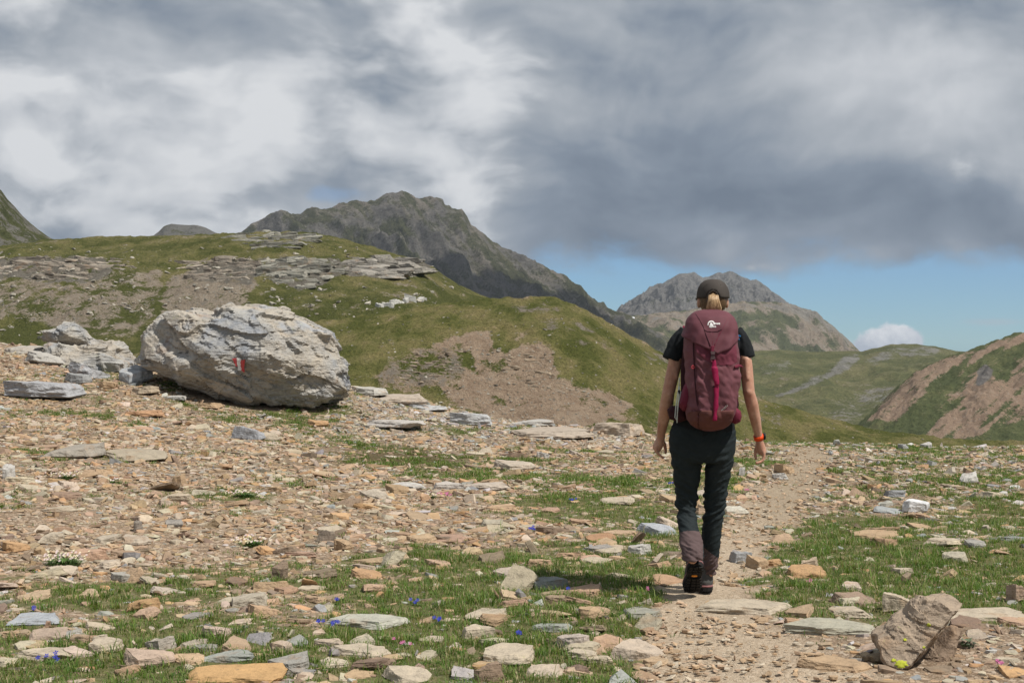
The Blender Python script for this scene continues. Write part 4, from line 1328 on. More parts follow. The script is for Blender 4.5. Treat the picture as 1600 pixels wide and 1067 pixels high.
outline_rock('boulder', [(64, 528), (72, 518), (92, 514), (100, 506), (112, 508), (128, 518), (143, 531), (138, 540), (118, 544), (92, 541), (70, 536)], 22.2, 0.35, 0.5, 9, 0.055, 3.6, MAT_BOULDER,
             'small pale boulder perched on the skyline at the left', 'boulder', cuts=18, shave=0.20, voxel=0.022)
outline_rock('rock_outcrop', [(36, 545), (62, 536), (100, 540), (140, 535), (158, 536), (180, 546), (198, 556), (216, 590), (222, 600), (190, 602), (150, 598), (118, 588), (90, 575), (50, 562)], 21.2, 0.5, 1.2, 13, 0.13, 2.2, MAT_BOULDER,
             'grey sloping outcrop between the small boulder and the painted boulder', 'rock', cuts=30, power=0.6, lean=0.9, shave=0.22)
d_t = flat_d(1047) + 0.12
lich, _ = outline_rock('rock', [(1369, 993), (1386, 986), (1400, 972), (1424, 962), (1434, 948), (1450, 937), (1476, 938), (1496, 935), (1507, 941), (1503, 956), (1490, 974), (1478, 988), (1494, 984), (1482, 1002), (1462, 1018), (1440, 1032), (1418, 1042), (1400, 1048), (1380, 1036), (1370, 1016)],
                       d_t, 0.17, 0.20, 21, 0.013, 11.0, MAT_SINGLE, 'tilted tan rock with a bright yellow lichen patch beside the path', 'rock', tint=(0.33, 0.26, 0.195), cuts=8, power=0.42, lean=0.45, shave=0.08, voxel=0.0065, strata=0.55, planes=(((-0.30, -0.80, 0.52), 0.42), ((0.72, -0.40, -0.57), 0.62), ((0.1, -0.5, 0.86), 0.12)))
lowr, _g2 = outline_rock('crevice_shade_slab', [(1408, 1050), (1440, 1030), (1470, 1006), (1492, 984), (1506, 986), (1503, 1002), (1484, 1026), (1458, 1044), (1430, 1054)], d_t + 0.10, 0.07, 0.16, 23, 0.010, 12.0, MAT_SINGLE, 'crevice shade slab', 'rock', tint=(0.25, 0.185, 0.135), cuts=8, power=0.45, lean=0.5, shave=0.10, voxel=0.0075, strata=0.6)  # added slab; its darker tint stands for shade in the rock's undercut crevice
lowr.location = lowr.location - lich.location
lowr.parent = lich
for key_ in ('label', 'category'):
    del lowr[key_]
MAT_LICHEN, t = new_mat('yellow_lichen')
t.out(t.ramp(t.noise(t.n('ShaderNodeNewGeometry').outputs['Position'], 90, 5, 0.7), [(0.35, (0.30, 0.34, 0.03)), (0.6, (0.50, 0.52, 0.06)), (0.75, (0.36, 0.36, 0.10))]), 0.95)


def lichen(ob, px, py, r, seed, geo):
    bv = BVHTree.FromPolygons([tuple(v) for v in geo[0]], [tuple(f) for f in geo[1]])
    rs = np.random.default_rng(seed)
    k = 22
    an = np.linspace(0, 2 * math.pi, k, endpoint=False)
    rr = r * (0.6 + 0.55 * rs.random(k))
    rows = [[(px, py)]] + [[(px + math.cos(a) * q * f, py + math.sin(a) * q * f * 0.75) for a, q in zip(an, rr)] for f in (0.35, 0.7, 1.0)]
    vs = []
    for j, row in enumerate(rows):
        for p in row:
            dr = Vector(((p[0] - CX) / F, 1.0, (CY - p[1]) / F)).normalized()
            h = bv.ray_cast(CAM, dr)
            if h[0] is None:
                return
            vs.append(h[0] - dr * (0.004 if j < 3 else 0.0005) - ob.location)
    fs = [(0, 1 + (i + 1) % k, 1 + i) for i in range(k)]
    for j in range(2):
        for i in range(k):
            a, b = 1 + j * k + i, 1 + j * k + (i + 1) % k
            fs += [(a, b, b + k), (a, b + k, a + k)]
    link('lichen_patch', mesh_from('lichen_patch', np.array([tuple(v) for v in vs]), np.array(fs)), MAT_LICHEN, parent=ob)


for q in ((1408, 1037, 11, 1), (1451, 976, 4, 2), (1414, 999, 3.5, 3), (1396, 1031, 4, 4), (1444, 1011, 3, 5)):
    lichen(lich, *q, _)


# ---- rock bands on the far green hill: layered slabs lying on the slope
def scene_bvh(ob):
    me = ob.data
    co = np.empty(len(me.vertices) * 3, np.float32)
    me.vertices.foreach_get('co', co)
    return BVHTree.FromPolygons([tuple(v) for v in co.reshape(-1, 3)], [tuple(p.vertices) for p in me.polygons])


BVH_L, BVH_M = scene_bvh(left_hill), scene_bvh(mid_hill)


def ray_on(bv, px, py):
    dr = Vector(((px - CX) / F, 1.0, (CY - py) / F)).normalized()
    return bv.ray_cast(CAM, dr)[0]


HI_ARR = []
for me_ in HIGH:
    HI_ARR.append((np.array([v.co[:] for v in me_.vertices]), np.array([tuple(p.vertices) for p in me_.polygons])))


def outcrop(bv, poly, n, size, tint, label, seed, slant=0.0, thin=0.16):
    """ledges of bedrock: long thin layers, one above the other, set into the slope"""
    rs = np.random.default_rng(seed)
    P_ = np.array(poly, float)
    vs, fs, cs, base, ref = [], [], [], 0, None
    ys_ = np.linspace(P_[:, 1].min() + 1, P_[:, 1].max() - 1, max(3, int((P_[:, 1].max() - P_[:, 1].min()) / 4.0)))
    done = 0
    for _k in range(n * 8):
        y_ = ys_[rs.integers(0, len(ys_))] + rs.normal(0, 0.8)
        x_ = P_[:, 0].min() + rs.random() * (P_[:, 0].max() - P_[:, 0].min())
        if not inpoly(x_, y_, poly):
            continue
        h = ray_on(bv, x_, y_)
        if h is None:
            continue
        if ref is None:
            ref = np.array(h)
        pv, pf = HI_ARR[rs.integers(0, len(HI_ARR))]
        ln = size * (0.35 + 0.9 * rs.random() ** 1.5)
        q = pv * np.array([ln * (1.2 + 1.3 * rs.random()), ln * (0.8 + 0.5 * rs.random()), ln * thin * 4.0 * (0.6 + 0.8 * rs.random())])
        r = rotation(np.array([rs.normal(0, 0.25)]), np.array([rs.normal(0.04, 0.06)]), np.array([rs.normal(slant, 0.06)]))[0]
        vs.append(q @ r.T + np.array(h) - ref + np.array([0, ln * 0.34, 0.0]))
        fs.append(pf + base)
        cs.append(np.tile(np.array(tint) * (0.65 + 0.6 * rs.random()), (len(pv), 1)))
        base += len(pv)
        done += 1
        if done >= n:
            break
    me = mesh_from('rock_outcrop', np.concatenate(vs), np.concatenate(fs), smooth=False)
    attr(me, 'tint', np.concatenate(cs))
    return link('rock_outcrop', me, MAT_FAR, label=label, cat='rock outcrop', loc=ref)


MAT_FAR, t = new_mat('far_rock')
rock_nodes(t, t.n('ShaderNodeAttribute', attribute_name='tint').outputs['Color'], 0.16, 0.35, 0.9, 1.0)
ORDW = ['first', 'second', 'third', 'fourth', 'fifth', 'sixth', 'seventh', 'eighth', 'ninth', 'tenth', 'eleventh']
GT, GG = (0.29, 0.25, 0.205), (0.25, 0.24, 0.205)
outcrop(BVH_L, [(345, 378), (372, 364), (430, 361), (490, 365), (496, 372), (470, 386), (420, 388), (380, 384)], 60, 2.2, GG, 'grey outcrop on the crest of the green hill', 1, -0.06, 0.22)
outcrop(BVH_L, [(-60, 408), (60, 403), (150, 402), (170, 420), (140, 436), (90, 440), (30, 428), (-60, 436)], 90, 2.4, GT, 'broad pale rock face low on the green hill at the left edge', 2, 0.07, 0.22)
outcrop(BVH_L, [(168, 405), (205, 408), (218, 418), (180, 422)], 14, 1.2, GT, 'small pale rock patch right of the broad rock face', 3, 0.00, 0.22)
outcrop(BVH_L, [(292, 412), (345, 404), (400, 405), (408, 425), (360, 440), (300, 438)], 70, 2.2, GT, 'stepped tan rock band in the middle of the green hill', 4, -0.06, 0.22)
outcrop(BVH_L, [(405, 406), (480, 404), (530, 408), (515, 430), (475, 452), (430, 440), (408, 425)], 75, 2.6, GG, 'bulging grey rock face under the crest of the green hill', 5, -0.09, 0.22)
outcrop(BVH_L, [(532, 405), (600, 403), (640, 405), (656, 416), (650, 428), (600, 435), (538, 430)], 110, 2.6, (0.27, 0.25, 0.22), 'dark layered rock band at the right shoulder of the green hill', 6, -0.03, 0.18)
for j_, (bx, by, bs) in enumerate(((594, 479, 1.0), (601, 476, 0.7), (607, 478, 1.3), (616, 475, 1.1), (623, 474, 0.8), (628, 473, 0.6), (635, 471, 1.2), (641, 470, 1.5), (648, 470, 0.9), (656, 469, 1.0), (663, 468, 0.6))):
    h_ = ray_on(BVH_L, bx, by)
    o_ = bpy.data.objects.new('hill_boulder', HIGH[(j_ * 5 + 3) % 22])
    COL.objects.link(o_)
    o_.location = h_
    o_.scale = (1.15 * bs, 1.0 * bs, 1.9 * bs)
    o_.rotation_euler = (0.1, 0.05, j_ * 1.3)
    o_.color = (0.46, 0.45, 0.42, 1)
    o_['label'] = (ORDW[j_] + ' from the left of the white boulders at the green hill\'s foot')
    o_['category'] = 'boulder'
    o_['group'] = 'line of white boulders on the green hill'
outcrop(BVH_M, [(608, 560), (670, 545), (725, 540), (728, 590), (690, 602), (620, 600)], 110, 0.42, (0.30, 0.24, 0.18), 'broken brown ledges left of the bare face on the meadow hill', 8, 0.06, 0.22)
outcrop(BVH_M, [(770, 560), (830, 545), (862, 552), (866, 590), (800, 580), (772, 578)], 50, 0.45, (0.33, 0.265, 0.195), 'tan ledges at the top of the bare face on the meadow hill', 9, 0.06, 0.22)
outcrop(BVH_M, [(800, 590), (880, 595), (940, 612), (920, 625), (820, 605)], 26, 0.4, (0.28, 0.23, 0.175), 'brown ledges low on the bare face of the meadow hill', 10, 0.06, 0.22)


def hill_stones(bv, n, box, lo, hi, dens, seed):
    rs = np.random.default_rng(seed)
    px = box[0] + rs.random(n) * (box[2] - box[0])
    py = box[1] + rs.random(n) * (box[3] - box[1])
    ok = rs.random(n) < dens(px, py)
    pts = [ray_on(bv, a, b) for a, b in zip(px[ok], py[ok])]
    P_ = np.array([tuple(p) for p in pts if p is not None])
    m = len(P_)
    return dict(x=P_[:, 0], y=P_[:, 1], z=P_[:, 2], size=lo + (hi - lo) * rs.random(m) ** 3, yaw=rs.random(m) * 6.28, tilt=rs.normal(0, 0.2, (m, 2)),
                tint=np.array([(0.40, 0.37, 0.31)]) * (0.6 + 0.6 * rs.random((m, 1))), rs=rs)


def dl(px, py):
    n_ = sstep(fbm(px / 45, py / 22, 3, 0.5, 401), -0.1, 0.5)
    return 0.10 + n_ * (0.35 + 0.65 * ell(px, py, 100, 470, 170, 45) + 0.5 * ell(px, py, 520, 465, 150, 22) + 0.3 * ell(px, py, 320, 460, 70, 30))


SL = hill_stones(BVH_L, 3600, (-40, 385, 720, 530), 0.12, 0.95, dl, 31)
merged_stones('hill_stones', np.arange(len(SL['x'])), 'small pale stones strewn over the green hill', SL, MAT_FAR)
SM = hill_stones(BVH_M, 4600, (520, 468, 1560, 690), 0.05, 0.26, lambda px, py: 0.10 + 0.75 * soft(MID_FACE, 25)(px, py) + 0.9 * (ell(px, py, 838, 482, 40, 8) + ell(px, py, 890, 510, 45, 9) + ell(px, py, 1022, 560, 25, 9) + ell(px, py, 1198, 620, 20, 8) + ell(px, py, 1202, 652, 20, 10) + ell(px, py, 925, 538, 40, 8)) + 0.35 * sstep(fbm(px / 40, py / 20, 3, 0.5, 402), 0.1, 0.5), 32)
merged_stones('hill_stones', np.arange(len(SM['x'])), 'small pale stones strewn over the meadow hill', SM, MAT_FAR)

# ---- the scree itself: the stones that show largest are objects, the rest one mass
sp_ = np.array(SPOTS)
free = np.ones(SF['n'], bool)
for x_, y_, r_ in sp_:
    free &= np.hypot(SF['x'] - x_, SF['y'] - y_) > r_ * 0.75 + SF['size'] * 0.2
HIKER = (1.04, 7.78)
free &= np.hypot(SF['x'] - HIKER[0], SF['y'] - HIKER[1]) > 0.30
vis = free & (SF['px'] > 5) & (SF['px'] < 1595) & (SF['py'] < 1060)
shown = SF['size'] / SF['y'] * vis
order = np.argsort(-shown)
singles = order[:200]
rest = free.copy()
rest[singles] = False
MARKS = [(1095, 915, "the hiker's boots"), (375, 640, 'the painted boulder'), (345, 1050, 'the broad orange slab'), (567, 975, 'the gentian slab'), (1435, 1000, 'the tilted lichen rock'),
         (1170, 950, 'the long slab behind the hiker'), (1434, 795, 'the white stone right of the path'), (98, 884, 'the large cushion plant'), (392, 852, 'the middle cushion plant'), (834, 830, 'the row of gentians'),
         (1030, 830, 'the blue-grey rock by the shin'), (437, 900, 'the dark upright stone'), (20, 856, 'the orange stone at the left edge'), (388, 680, 'the dark blue-grey rock'), (55, 615, 'the long grey slab'), (200, 710, 'the broad brown slab'),
         (504, 842, 'the dark wedge in the scree'), (228, 1032, 'the pinkish block'), (797, 1028, 'the ragged pale slab'), (866, 982, 'the dark grey flat slab'), (1310, 985, 'the grey-green lichen slab'), (1515, 750, 'the white pointed stone'),
         (805, 730, 'the low domed rock'), (700, 776, 'the pink flower patch'), (968, 675, 'the layered skyline ledge'), (600, 664, 'the broad rock plate'), (102, 748, 'the high cushion plant'), (1240, 735, 'the tan stone by the far path'),
         (686, 974, 'the pair of gentians'), (40, 970, 'the blue-grey slab'), (250, 830, 'the small dark pointed stone'), (1590, 930, 'the pinkish block at the right edge'), (922, 960, 'the rounded tan stone'), (962, 784, 'the long pale stone by the thigh')]
CN = ['tan', 'pinkish', 'pale', 'orange-brown', 'grey', 'whitish', 'dark brown', 'slate-grey']
ORD = ['', 'second ', 'third ', 'fourth ', 'fifth ', 'sixth ', 'seventh ', 'eighth ', 'ninth ', 'tenth ', 'eleventh ', 'twelfth ']
GR = ['scree stones left of the path', 'stones in the left foreground grass', 'stones in the turf right of the path', 'stones on the far part of the slope']
rsn = np.random.default_rng(5)
rows_ = []
for k in singles:
    px_, py_ = SF['px'][k], SF['py'][k]
    dist = [math.hypot(px_ - m[0], (py_ - m[1]) * 2.5) for m in MARKS]
    j = int(np.argmin(dist))
    dx, dy = px_ - MARKS[j][0], (py_ - MARKS[j][1]) * 2.5
    side = ('right of' if dx > 0 else 'left of') if abs(dx) > abs(dy) else ('in front of' if dy > 0 else 'behind')
    col = CN[int(np.argmin(np.abs(np.log(PAL) - np.log(SF['tint'][k])[None]).sum(1) + 0.0))]
    rows_.append((col, side, MARKS[j][2], dist[j], k))
seen = {}
for col, side, mk, dd_, k in sorted(rows_, key=lambda r: r[3]):
    px_, py_ = SF['px'][k], SF['py'][k]
    zn = 3 if py_ < 715 else (2 if px_ > 1160 else (1 if py_ > 890 else 0))
    c_ = seen.get((col, side, mk), 0)
    seen[(col, side, mk)] = c_ + 1
    lab = f'{ORD[min(c_, 11)]}nearest {col} stone {side} {mk}'
    s = SF['size'][k]
    place_stone(int(rsn.integers(0, 22)), SF['x'][k], SF['y'][k], s, s * (0.6 + 0.3 * rsn.random()), s * (0.13 + 0.20 * rsn.random()), SF['yaw'][k], tuple(SF['tint'][k]),
                lab, GR[zn], (SF['tilt'][k, 0] * 0.8, SF['tilt'][k, 1] * 0.8), 0.36)
merged_stones('scree_stones', np.where(rest)[0], 'countless small flat tan and grey stones covering the slope', SF, MAT_STONE, (0.5, 0.95))
# ---------------------------------------------------------------- grass and flowers
MAT_GRASS, t = new_mat('alpine_grass')
at_ = t.n('ShaderNodeAttribute', attribute_name='tint').outputs['Color']
b_ = t.n('ShaderNodeBsdfPrincipled')
t.put(b_.inputs['Base Color'], at_)
b_.inputs['Roughness'].default_value = 0.55
b_.inputs['Specular IOR Level'].default_value = 0.25
tr = t.n('ShaderNodeBsdfTranslucent')
t.put(tr.inputs[0], t.mix(1.0, at_, (1.1, 1.25, 0.6), 'MULTIPLY'))
mx = t.n('ShaderNodeMixShader')
mx.inputs[0].default_value = 0.32
t.t.links.new(b_.outputs[0], mx.inputs[1])
t.t.links.new(tr.outputs[0], mx.inputs[2])
o_ = t.n('ShaderNodeOutputMaterial')
t.t.links.new(mx.outputs[0], o_.inputs[0])


def blades(base, direc, length, width, bend, tint, root_dark=0.7):
    """bent two-segment blades; all arguments are arrays over the blades"""
    n = len(base)
    up = np.array([0, 0, 1.0])
    side = np.stack([-direc[:, 1], direc[:, 0], np.zeros(n)], 1)
    side = side * np.cos(bend[:, None] * 0.0) + 0
    mid = base + up * (length * 0.58)[:, None] + direc * (length * bend * 0.35)[:, None]
    tip = base + up * (length * (1.0 - 0.35 * bend))[:, None] + direc * (length * bend)[:, None]
    w = side * width[:, None]
    v = np.stack([base - w, base + w, mid - w * 0.75, mid + w * 0.75, tip], 1).reshape(-1, 3)
    o = (np.arange(n) * 5)[:, None]
    f = np.concatenate([o + np.array([[0, 1, 3]]), o + np.array([[0, 3, 2]]), o + np.array([[2, 3, 4]])])
    c = np.repeat(tint[:, None, :], 5, 1)
    return v, f, c.reshape(-1, 3)


def grass_field():
    rs = np.random.default_rng(99)
    N = 230000
    d = np.sqrt(rs.random(N) * (22.5 ** 2 - 5.0 ** 2) + 5.0 ** 2)
    x = (rs.random(N) * 1860 - 130 - CX) / F * d
    ok = d < crest_y(x) + 0.6
    x, d = x[ok], d[ok]
    z = gz(x, d)
    g, s, moss, pd, px, py = zones(x, d, z)
    clump = fbm(x / 0.16, d / 0.16, 3, 0.6, 411)
    p = sstep(g + clump * 0.42, 0.17, 0.55) * 0.95 + 0.02
    p = p * np.where(pd < 0.0, 0.05, 1.0)
    ok = rs.random(len(x)) < p
    x, d, z, g, clump, px, py = [a[ok] for a in (x, d, z, g, clump, px, py)]
    free = np.ones(len(x), bool)
    for x_, y_, r_ in SPOTS:
        free &= np.hypot(x - x_, d - y_) > r_ * 0.80
    x, d, z, g, clump, px, py = [a[free] for a in (x, d, z, g, clump, px, py)]
    nt = len(x)
    nb = np.where(d < 10, 7, np.where(d < 14, 5, 4))
    tuft = np.repeat(np.arange(nt), nb)
    n = len(tuft)
    hgt = (0.017 + 0.026 * sstep(g[tuft] + clump[tuft] * 0.5, 0.25, 0.95)) * (0.55 + 0.8 * rs.random(n))
    hgt *= (0.75 + 0.55 * sstep(fbm(x / 0.3, d / 0.3, 2, 0.5, 415), -0.3, 0.5))[tuft]
    tall = rs.random(n) < 0.02
    hgt[tall] *= 2.1
    a = rs.random(n) * 2 * math.pi
    r = 0.028 * np.sqrt(rs.random(n))
    bx, by = x[tuft] + np.cos(a) * r, d[tuft] + np.sin(a) * r
    base = np.stack([bx, by, z[tuft] - 0.006], 1)
    a2 = a + rs.normal(0, 0.9, n)
    direc = np.stack([np.cos(a2), np.sin(a2), np.zeros(n)], 1)
    wid = (0.0011 + 0.0013 * rs.random(n)) * np.where(d[tuft] > 12, 1.7, 1.0)
    pal = np.array([(0.095, 0.175, 0.026), (0.130, 0.200, 0.034), (0.068, 0.130, 0.022), (0.175, 0.215, 0.050), (0.27, 0.235, 0.11), (0.36, 0.30, 0.17)])
    ki = rs.choice(6, nt, p=[0.28, 0.27, 0.18, 0.15, 0.08, 0.04])
    tint = pal[ki][tuft] * (0.75 + 0.5 * rs.random((n, 1)))
    dry = rs.random(n) < 0.10
    tint[dry] = pal[5] * (0.8 + 0.4 * rs.random((dry.sum(), 1)))
    v, f, c = blades(base, direc, hgt, wid, 0.35 + 0.75 * rs.random(n), tint)
    me = mesh_from('grass', v, f, smooth=True)
    attr(me, 'tint', c)
    return link('grass', me, MAT_GRASS, label='short green alpine grass between the stones', cat='grass', kind='stuff')


grass_field()


def simple(name, col, rough=0.6, var=0.25, scale=60, **kw):
    m, t = new_mat(name)
    pos = t.n('ShaderNodeTexCoord').outputs['Object']
    lo, hi = [c * (1 - var) for c in col], [c * (1 + var) for c in col]
    t.out(t.ramp(t.noise(pos, scale, 4, 0.6), [(0.3, lo), (0.7, hi)]), rough, **kw)
    return m


MAT_LEAF = simple('leaf', (0.09, 0.16, 0.040), 0.5, 0.4, 90)
MAT_BLUE = simple('gentian_petal', (0.020, 0.030, 0.30), 0.5, 0.25, 200)
MAT_PINKP = simple('pink_petal', (0.46, 0.12, 0.26), 0.5, 0.25, 200)
MAT_PALEP = simple('pale_petal', (0.62, 0.50, 0.50), 0.5, 0.15, 200)
MAT_CREAM = simple('cream_petal', (0.68, 0.62, 0.42), 0.5, 0.15, 200)


def petals_mesh(name, heads, r, n_pet, cup):
    """star-shaped flower heads at (x, y, z) with n_pet petals each"""
    vs, fs = [], []
    for hx, hy, hz, tilt in heads:
        o = len(vs)
        vs.append((hx, hy, hz))
        for k in range(n_pet):
            a = 2 * math.pi * k / n_pet + tilt
            for da, rr, zz in ((-0.42, 0.62, cup * 0.5), (0.0, 1.0, cup), (0.42, 0.62, cup * 0.5)):
                vs.append((hx + math.cos(a + da) * r * rr, hy + math.sin(a + da) * r * rr - 0.35 * r * zz, hz + r * zz + math.sin(a + da) * r * 0.55))
            q = o + 1 + 3 * k
            fs += [(o, q, q + 1), (o, q + 1, q + 2)]
    return mesh_from(name, np.array(vs), np.array(fs), smooth=False)


def leaves_mesh(name, n, rad, h, lw, rs, dome=0.6):
    a = rs.random(n) * 6.283
    q = np.sqrt(rs.random(n)) * rad
    base = np.stack([np.cos(a) * q * 0.6, np.sin(a) * q * 0.6, np.zeros(n)], 1)
    dirs = np.stack([np.cos(a), np.sin(a), np.zeros(n)], 1)
    v, f, _c = blades(base, dirs, h * (1 - dome * (q / rad) ** 2) * (0.6 + 0.6 * rs.random(n)), lw * (0.7 + 0.6 * rs.random(n)), 0.5 + 0.8 * rs.random(n), np.zeros((n, 3)))
    return mesh_from(name, v, f)


def stems_mesh(name, heads):
    n = len(heads)
    h = np.array([q[:3] for q in heads])
    base = h * np.array([0.6, 0.6, 0.0])
    v = np.concatenate([np.stack([base + np.array([-0.0012, 0, 0]), base + np.array([0.0012, 0, 0]), h + np.array([0.001, 0, 0]), h + np.array([-0.001, 0, 0])], 1).reshape(-1, 3)])
    f = (np.arange(n) * 4)[:, None] + np.array([[0, 1, 2, 3]])
    return mesh_from(name, v, f)


def with_stems(me_, hd):
    sm_ = stems_mesh('stems', hd)
    bm = bmesh.new()
    bm.from_mesh(me_)
    bm.from_mesh(sm_)
    bm.to_mesh(me_)
    bm.free()
    return me_


def flower_clump(kind, px, py, label, heads_n, rad, height, seed, group=None):
    rs = np.random.default_rng(seed)
    c = ghit(px, py)
    root = link(kind, None, label=label, cat='flower', group=group, loc=(c.x, c.y, c.z - 0.004))
    hd = []
    for _i in range(heads_n):
        a, q = rs.random() * 6.283, rad * math.sqrt(rs.random())
        hd.append((math.cos(a) * q, math.sin(a) * q, height * (0.65 + 0.5 * rs.random()), rs.random() * 6))
    if kind == 'gentian_clump':
        link('leaves', with_stems(leaves_mesh('leaves', 40, rad + 0.015, 0.018, 0.003, rs), hd), MAT_LEAF, root)
        link('petals', petals_mesh('petals', hd, 0.0125, 5, 0.25), MAT_BLUE, root)
    elif kind == 'pink_flower':
        link('leaves', with_stems(leaves_mesh('leaves', 30, rad + 0.01, 0.015, 0.003, rs), hd), MAT_LEAF, root)
        link('petals', petals_mesh('petals', hd, 0.010, 5, 0.4), MAT_PINKP, root)
    else:
        link('leaves', with_stems(leaves_mesh('leaves', int(2600 * rad), rad, height * 0.9, 0.0045, rs), hd), MAT_LEAF, root)
        k = heads_n // 2
        link('pale_petals', petals_mesh('petals', hd[:k], 0.0085, 5, 0.4), MAT_PALEP, root)
        link('cream_petals', petals_mesh('petals', hd[k:], 0.0075, 5, 0.4), MAT_CREAM, root)
    return root


G_ = 'gentian_clump'
for a in ((G_, 513, 980, 'cluster of bright blue gentians on the long pale slab in the left grass', 7, 0.055, 0.035), (G_, 686, 974, 'pair of blue gentians in the grass left of the middle', 4, 0.028, 0.035),
          (G_, 834, 830, 'row of blue gentians in the stony turf at the middle', 9, 0.07, 0.030), (G_, 811, 998, 'single large blue gentian in the lower middle grass', 3, 0.014, 0.04),
          (G_, 74, 1036, 'two blue gentians in the lower left corner', 5, 0.05, 0.035), (G_, 1236, 893, 'blue gentians in the grass right of the hiker\'s boots', 5, 0.03, 0.03),
          (G_, 880, 927, 'tiny blue gentians in the long patch of grass', 3, 0.04, 0.03), (G_, 893, 784, 'small blue gentians left of the hiker\'s thigh', 4, 0.05, 0.025),
          (G_, 1050, 758, 'small blue gentians beside the hiker\'s left thigh', 4, 0.04, 0.025), (G_, 52, 957, 'blue gentian near the left edge above the blue-grey slab', 2, 0.015, 0.035),
          (G_, 650, 945, 'two tiny blue gentians in the grass at the left of the middle', 3, 0.05, 0.03), (G_, 525, 945, 'single blue gentian above the long pale slab', 2, 0.012, 0.035)):
    flower_clump(*a, seed=len(a[3]) + a[1], group='blue gentians')
for a in (('pink_flower', 1563, 1043, 'bright pink flower near the lower right corner', 4, 0.014, 0.03), ('pink_flower', 1010, 927, 'pink flower in the grass left of the hiker\'s boots', 3, 0.012, 0.03),
          ('pink_flower', 700, 776, 'patch of pink flowers in the scree at the middle', 14, 0.10, 0.03), ('pink_flower', 1165, 770, 'pink flowers on the left edge of the path', 4, 0.05, 0.03), 
          ('pink_flower', 1259, 914, 'pale pink flowers behind the long slab', 4, 0.03, 0.03), ('pink_flower', 630, 1010, 'row of small pink flowers in the lower grass', 4, 0.09, 0.03)):
    flower_clump(*a, seed=a[1], group='pink flowers')
for a in (('cushion_plant', 98, 884, 'large leafy cushion plant with pale blossoms in the left scree', 60, 0.15, 0.07), ('cushion_plant', 392, 852, 'leafy cushion plant with pale blossoms in the middle of the scree', 46, 0.13, 0.05),
          ('cushion_plant', 102, 748, 'pale flowering cushion plant high on the left scree', 40, 0.15, 0.05), ('cushion_plant', 380, 776, 'pale flowering cushion plant in the grass strip across the scree', 36, 0.14, 0.05),
          ('cushion_plant', 178, 755, 'small cushion plant in the left scree', 16, 0.07, 0.04), ('cushion_plant', 672, 778, 'pale flowering plant beside the pink patch', 20, 0.09, 0.04)):
    flower_clump(*a, seed=a[1], group='flowering cushion plants')
rs = np.random.default_rng(3)
c = ghit(1510, 1010)
root = link('rosette_plant', None, label='grey-green leafy rosette right of the tilted lichen rock', cat='plant', loc=c)
link('leaves', leaves_mesh('leaves', 90, 0.05, 0.05, 0.005, rs), simple('silver_leaf', (0.12, 0.17, 0.10), 0.6, 0.3), root)
# ---------------------------------------------------------------- the hiker
HD = 7.70                                   # distance to the hiker
SC = HD / F                                 # metres per photo pixel there
FEET = pix(1095, 928, HD)
FEET[2] = 0.0


def W(px, py, dy=0.0):
    d = HD + dy
    return np.array([(px - CX) / F * d, d, CAMZ - (py - CY) / F * d])


def loft(rings, n=28, power=2.0):
    """closed solid from horizontal rings (centre, rx, ry)"""
    a = np.linspace(0, 2 * math.pi, n, endpoint=False)
    ca, sa = np.cos(a), np.sin(a)
    e = 2.0 / power
    ux, uy = np.sign(ca) * np.abs(ca) ** e, np.sign(sa) * np.abs(sa) ** e
    vs = [np.stack([c[0] + ux * rx, c[1] + uy * ry, np.full(n, c[2])], 1) for c, rx, ry in rings]
    return close_rows(vs, n)


def close_rows(rows, n):
    k = len(rows)
    v = np.concatenate(rows + [rows[0].mean(0)[None], rows[-1].mean(0)[None]])
    f = []
    for r in range(k - 1):
        for i in range(n):
            a, b = r * n + i, r * n + (i + 1) % n
            f += [(a, b, b + n), (a, b + n, a + n)]
    for i in range(n):
        j = (i + 1) % n
        f += [(k * n, j, i), (k * n + 1, (k - 1) * n + i, (k - 1) * n + j)]
    return v, np.array(f)


def tube(pts, rad, n=14, flat=1.0, caps=True):
    """round limb through the points with a radius at each"""
    pts = np.array(pts, float)
    rows = []
    k = len(pts)
    P2, R2 = [], []
    for i in range(k):
        P2.append(pts[i])
        R2.append(rad[i])
    if caps:
        t0 = (pts[0] - pts[1]) / (np.linalg.norm(pts[0] - pts[1]) + 1e-9)
        t1 = (pts[-1] - pts[-2]) / (np.linalg.norm(pts[-1] - pts[-2]) + 1e-9)
        P2 = [pts[0] + t0 * rad[0] * 0.8, pts[0] + t0 * rad[0] * 0.45] + P2 + [pts[-1] + t1 * rad[-1] * 0.45, pts[-1] + t1 * rad[-1] * 0.8]
        R2 = [rad[0] * 0.45, rad[0] * 0.85] + R2 + [rad[-1] * 0.85, rad[-1] * 0.45]
    P2 = np.array(P2)
    ref = np.array([0.0, 1.0, 0.0])
    for i in range(len(P2)):
        tn = P2[min(i + 1, len(P2) - 1)] - P2[max(i - 1, 0)]
        tn /= np.linalg.norm(tn) + 1e-9
        if abs(tn @ ref) > 0.95:
            s = np.cross(tn, [1.0, 0, 0])
        else:
            s = np.cross(tn, ref)
        s /= np.linalg.norm(s) + 1e-9
        u = np.cross(s, tn)
        a = np.linspace(0, 2 * math.pi, n, endpoint=False)
        rows.append(P2[i] + R2[i] * (np.cos(a)[:, None] * s + np.sin(a)[:, None] * u * flat))
    return close_rows(rows, n)


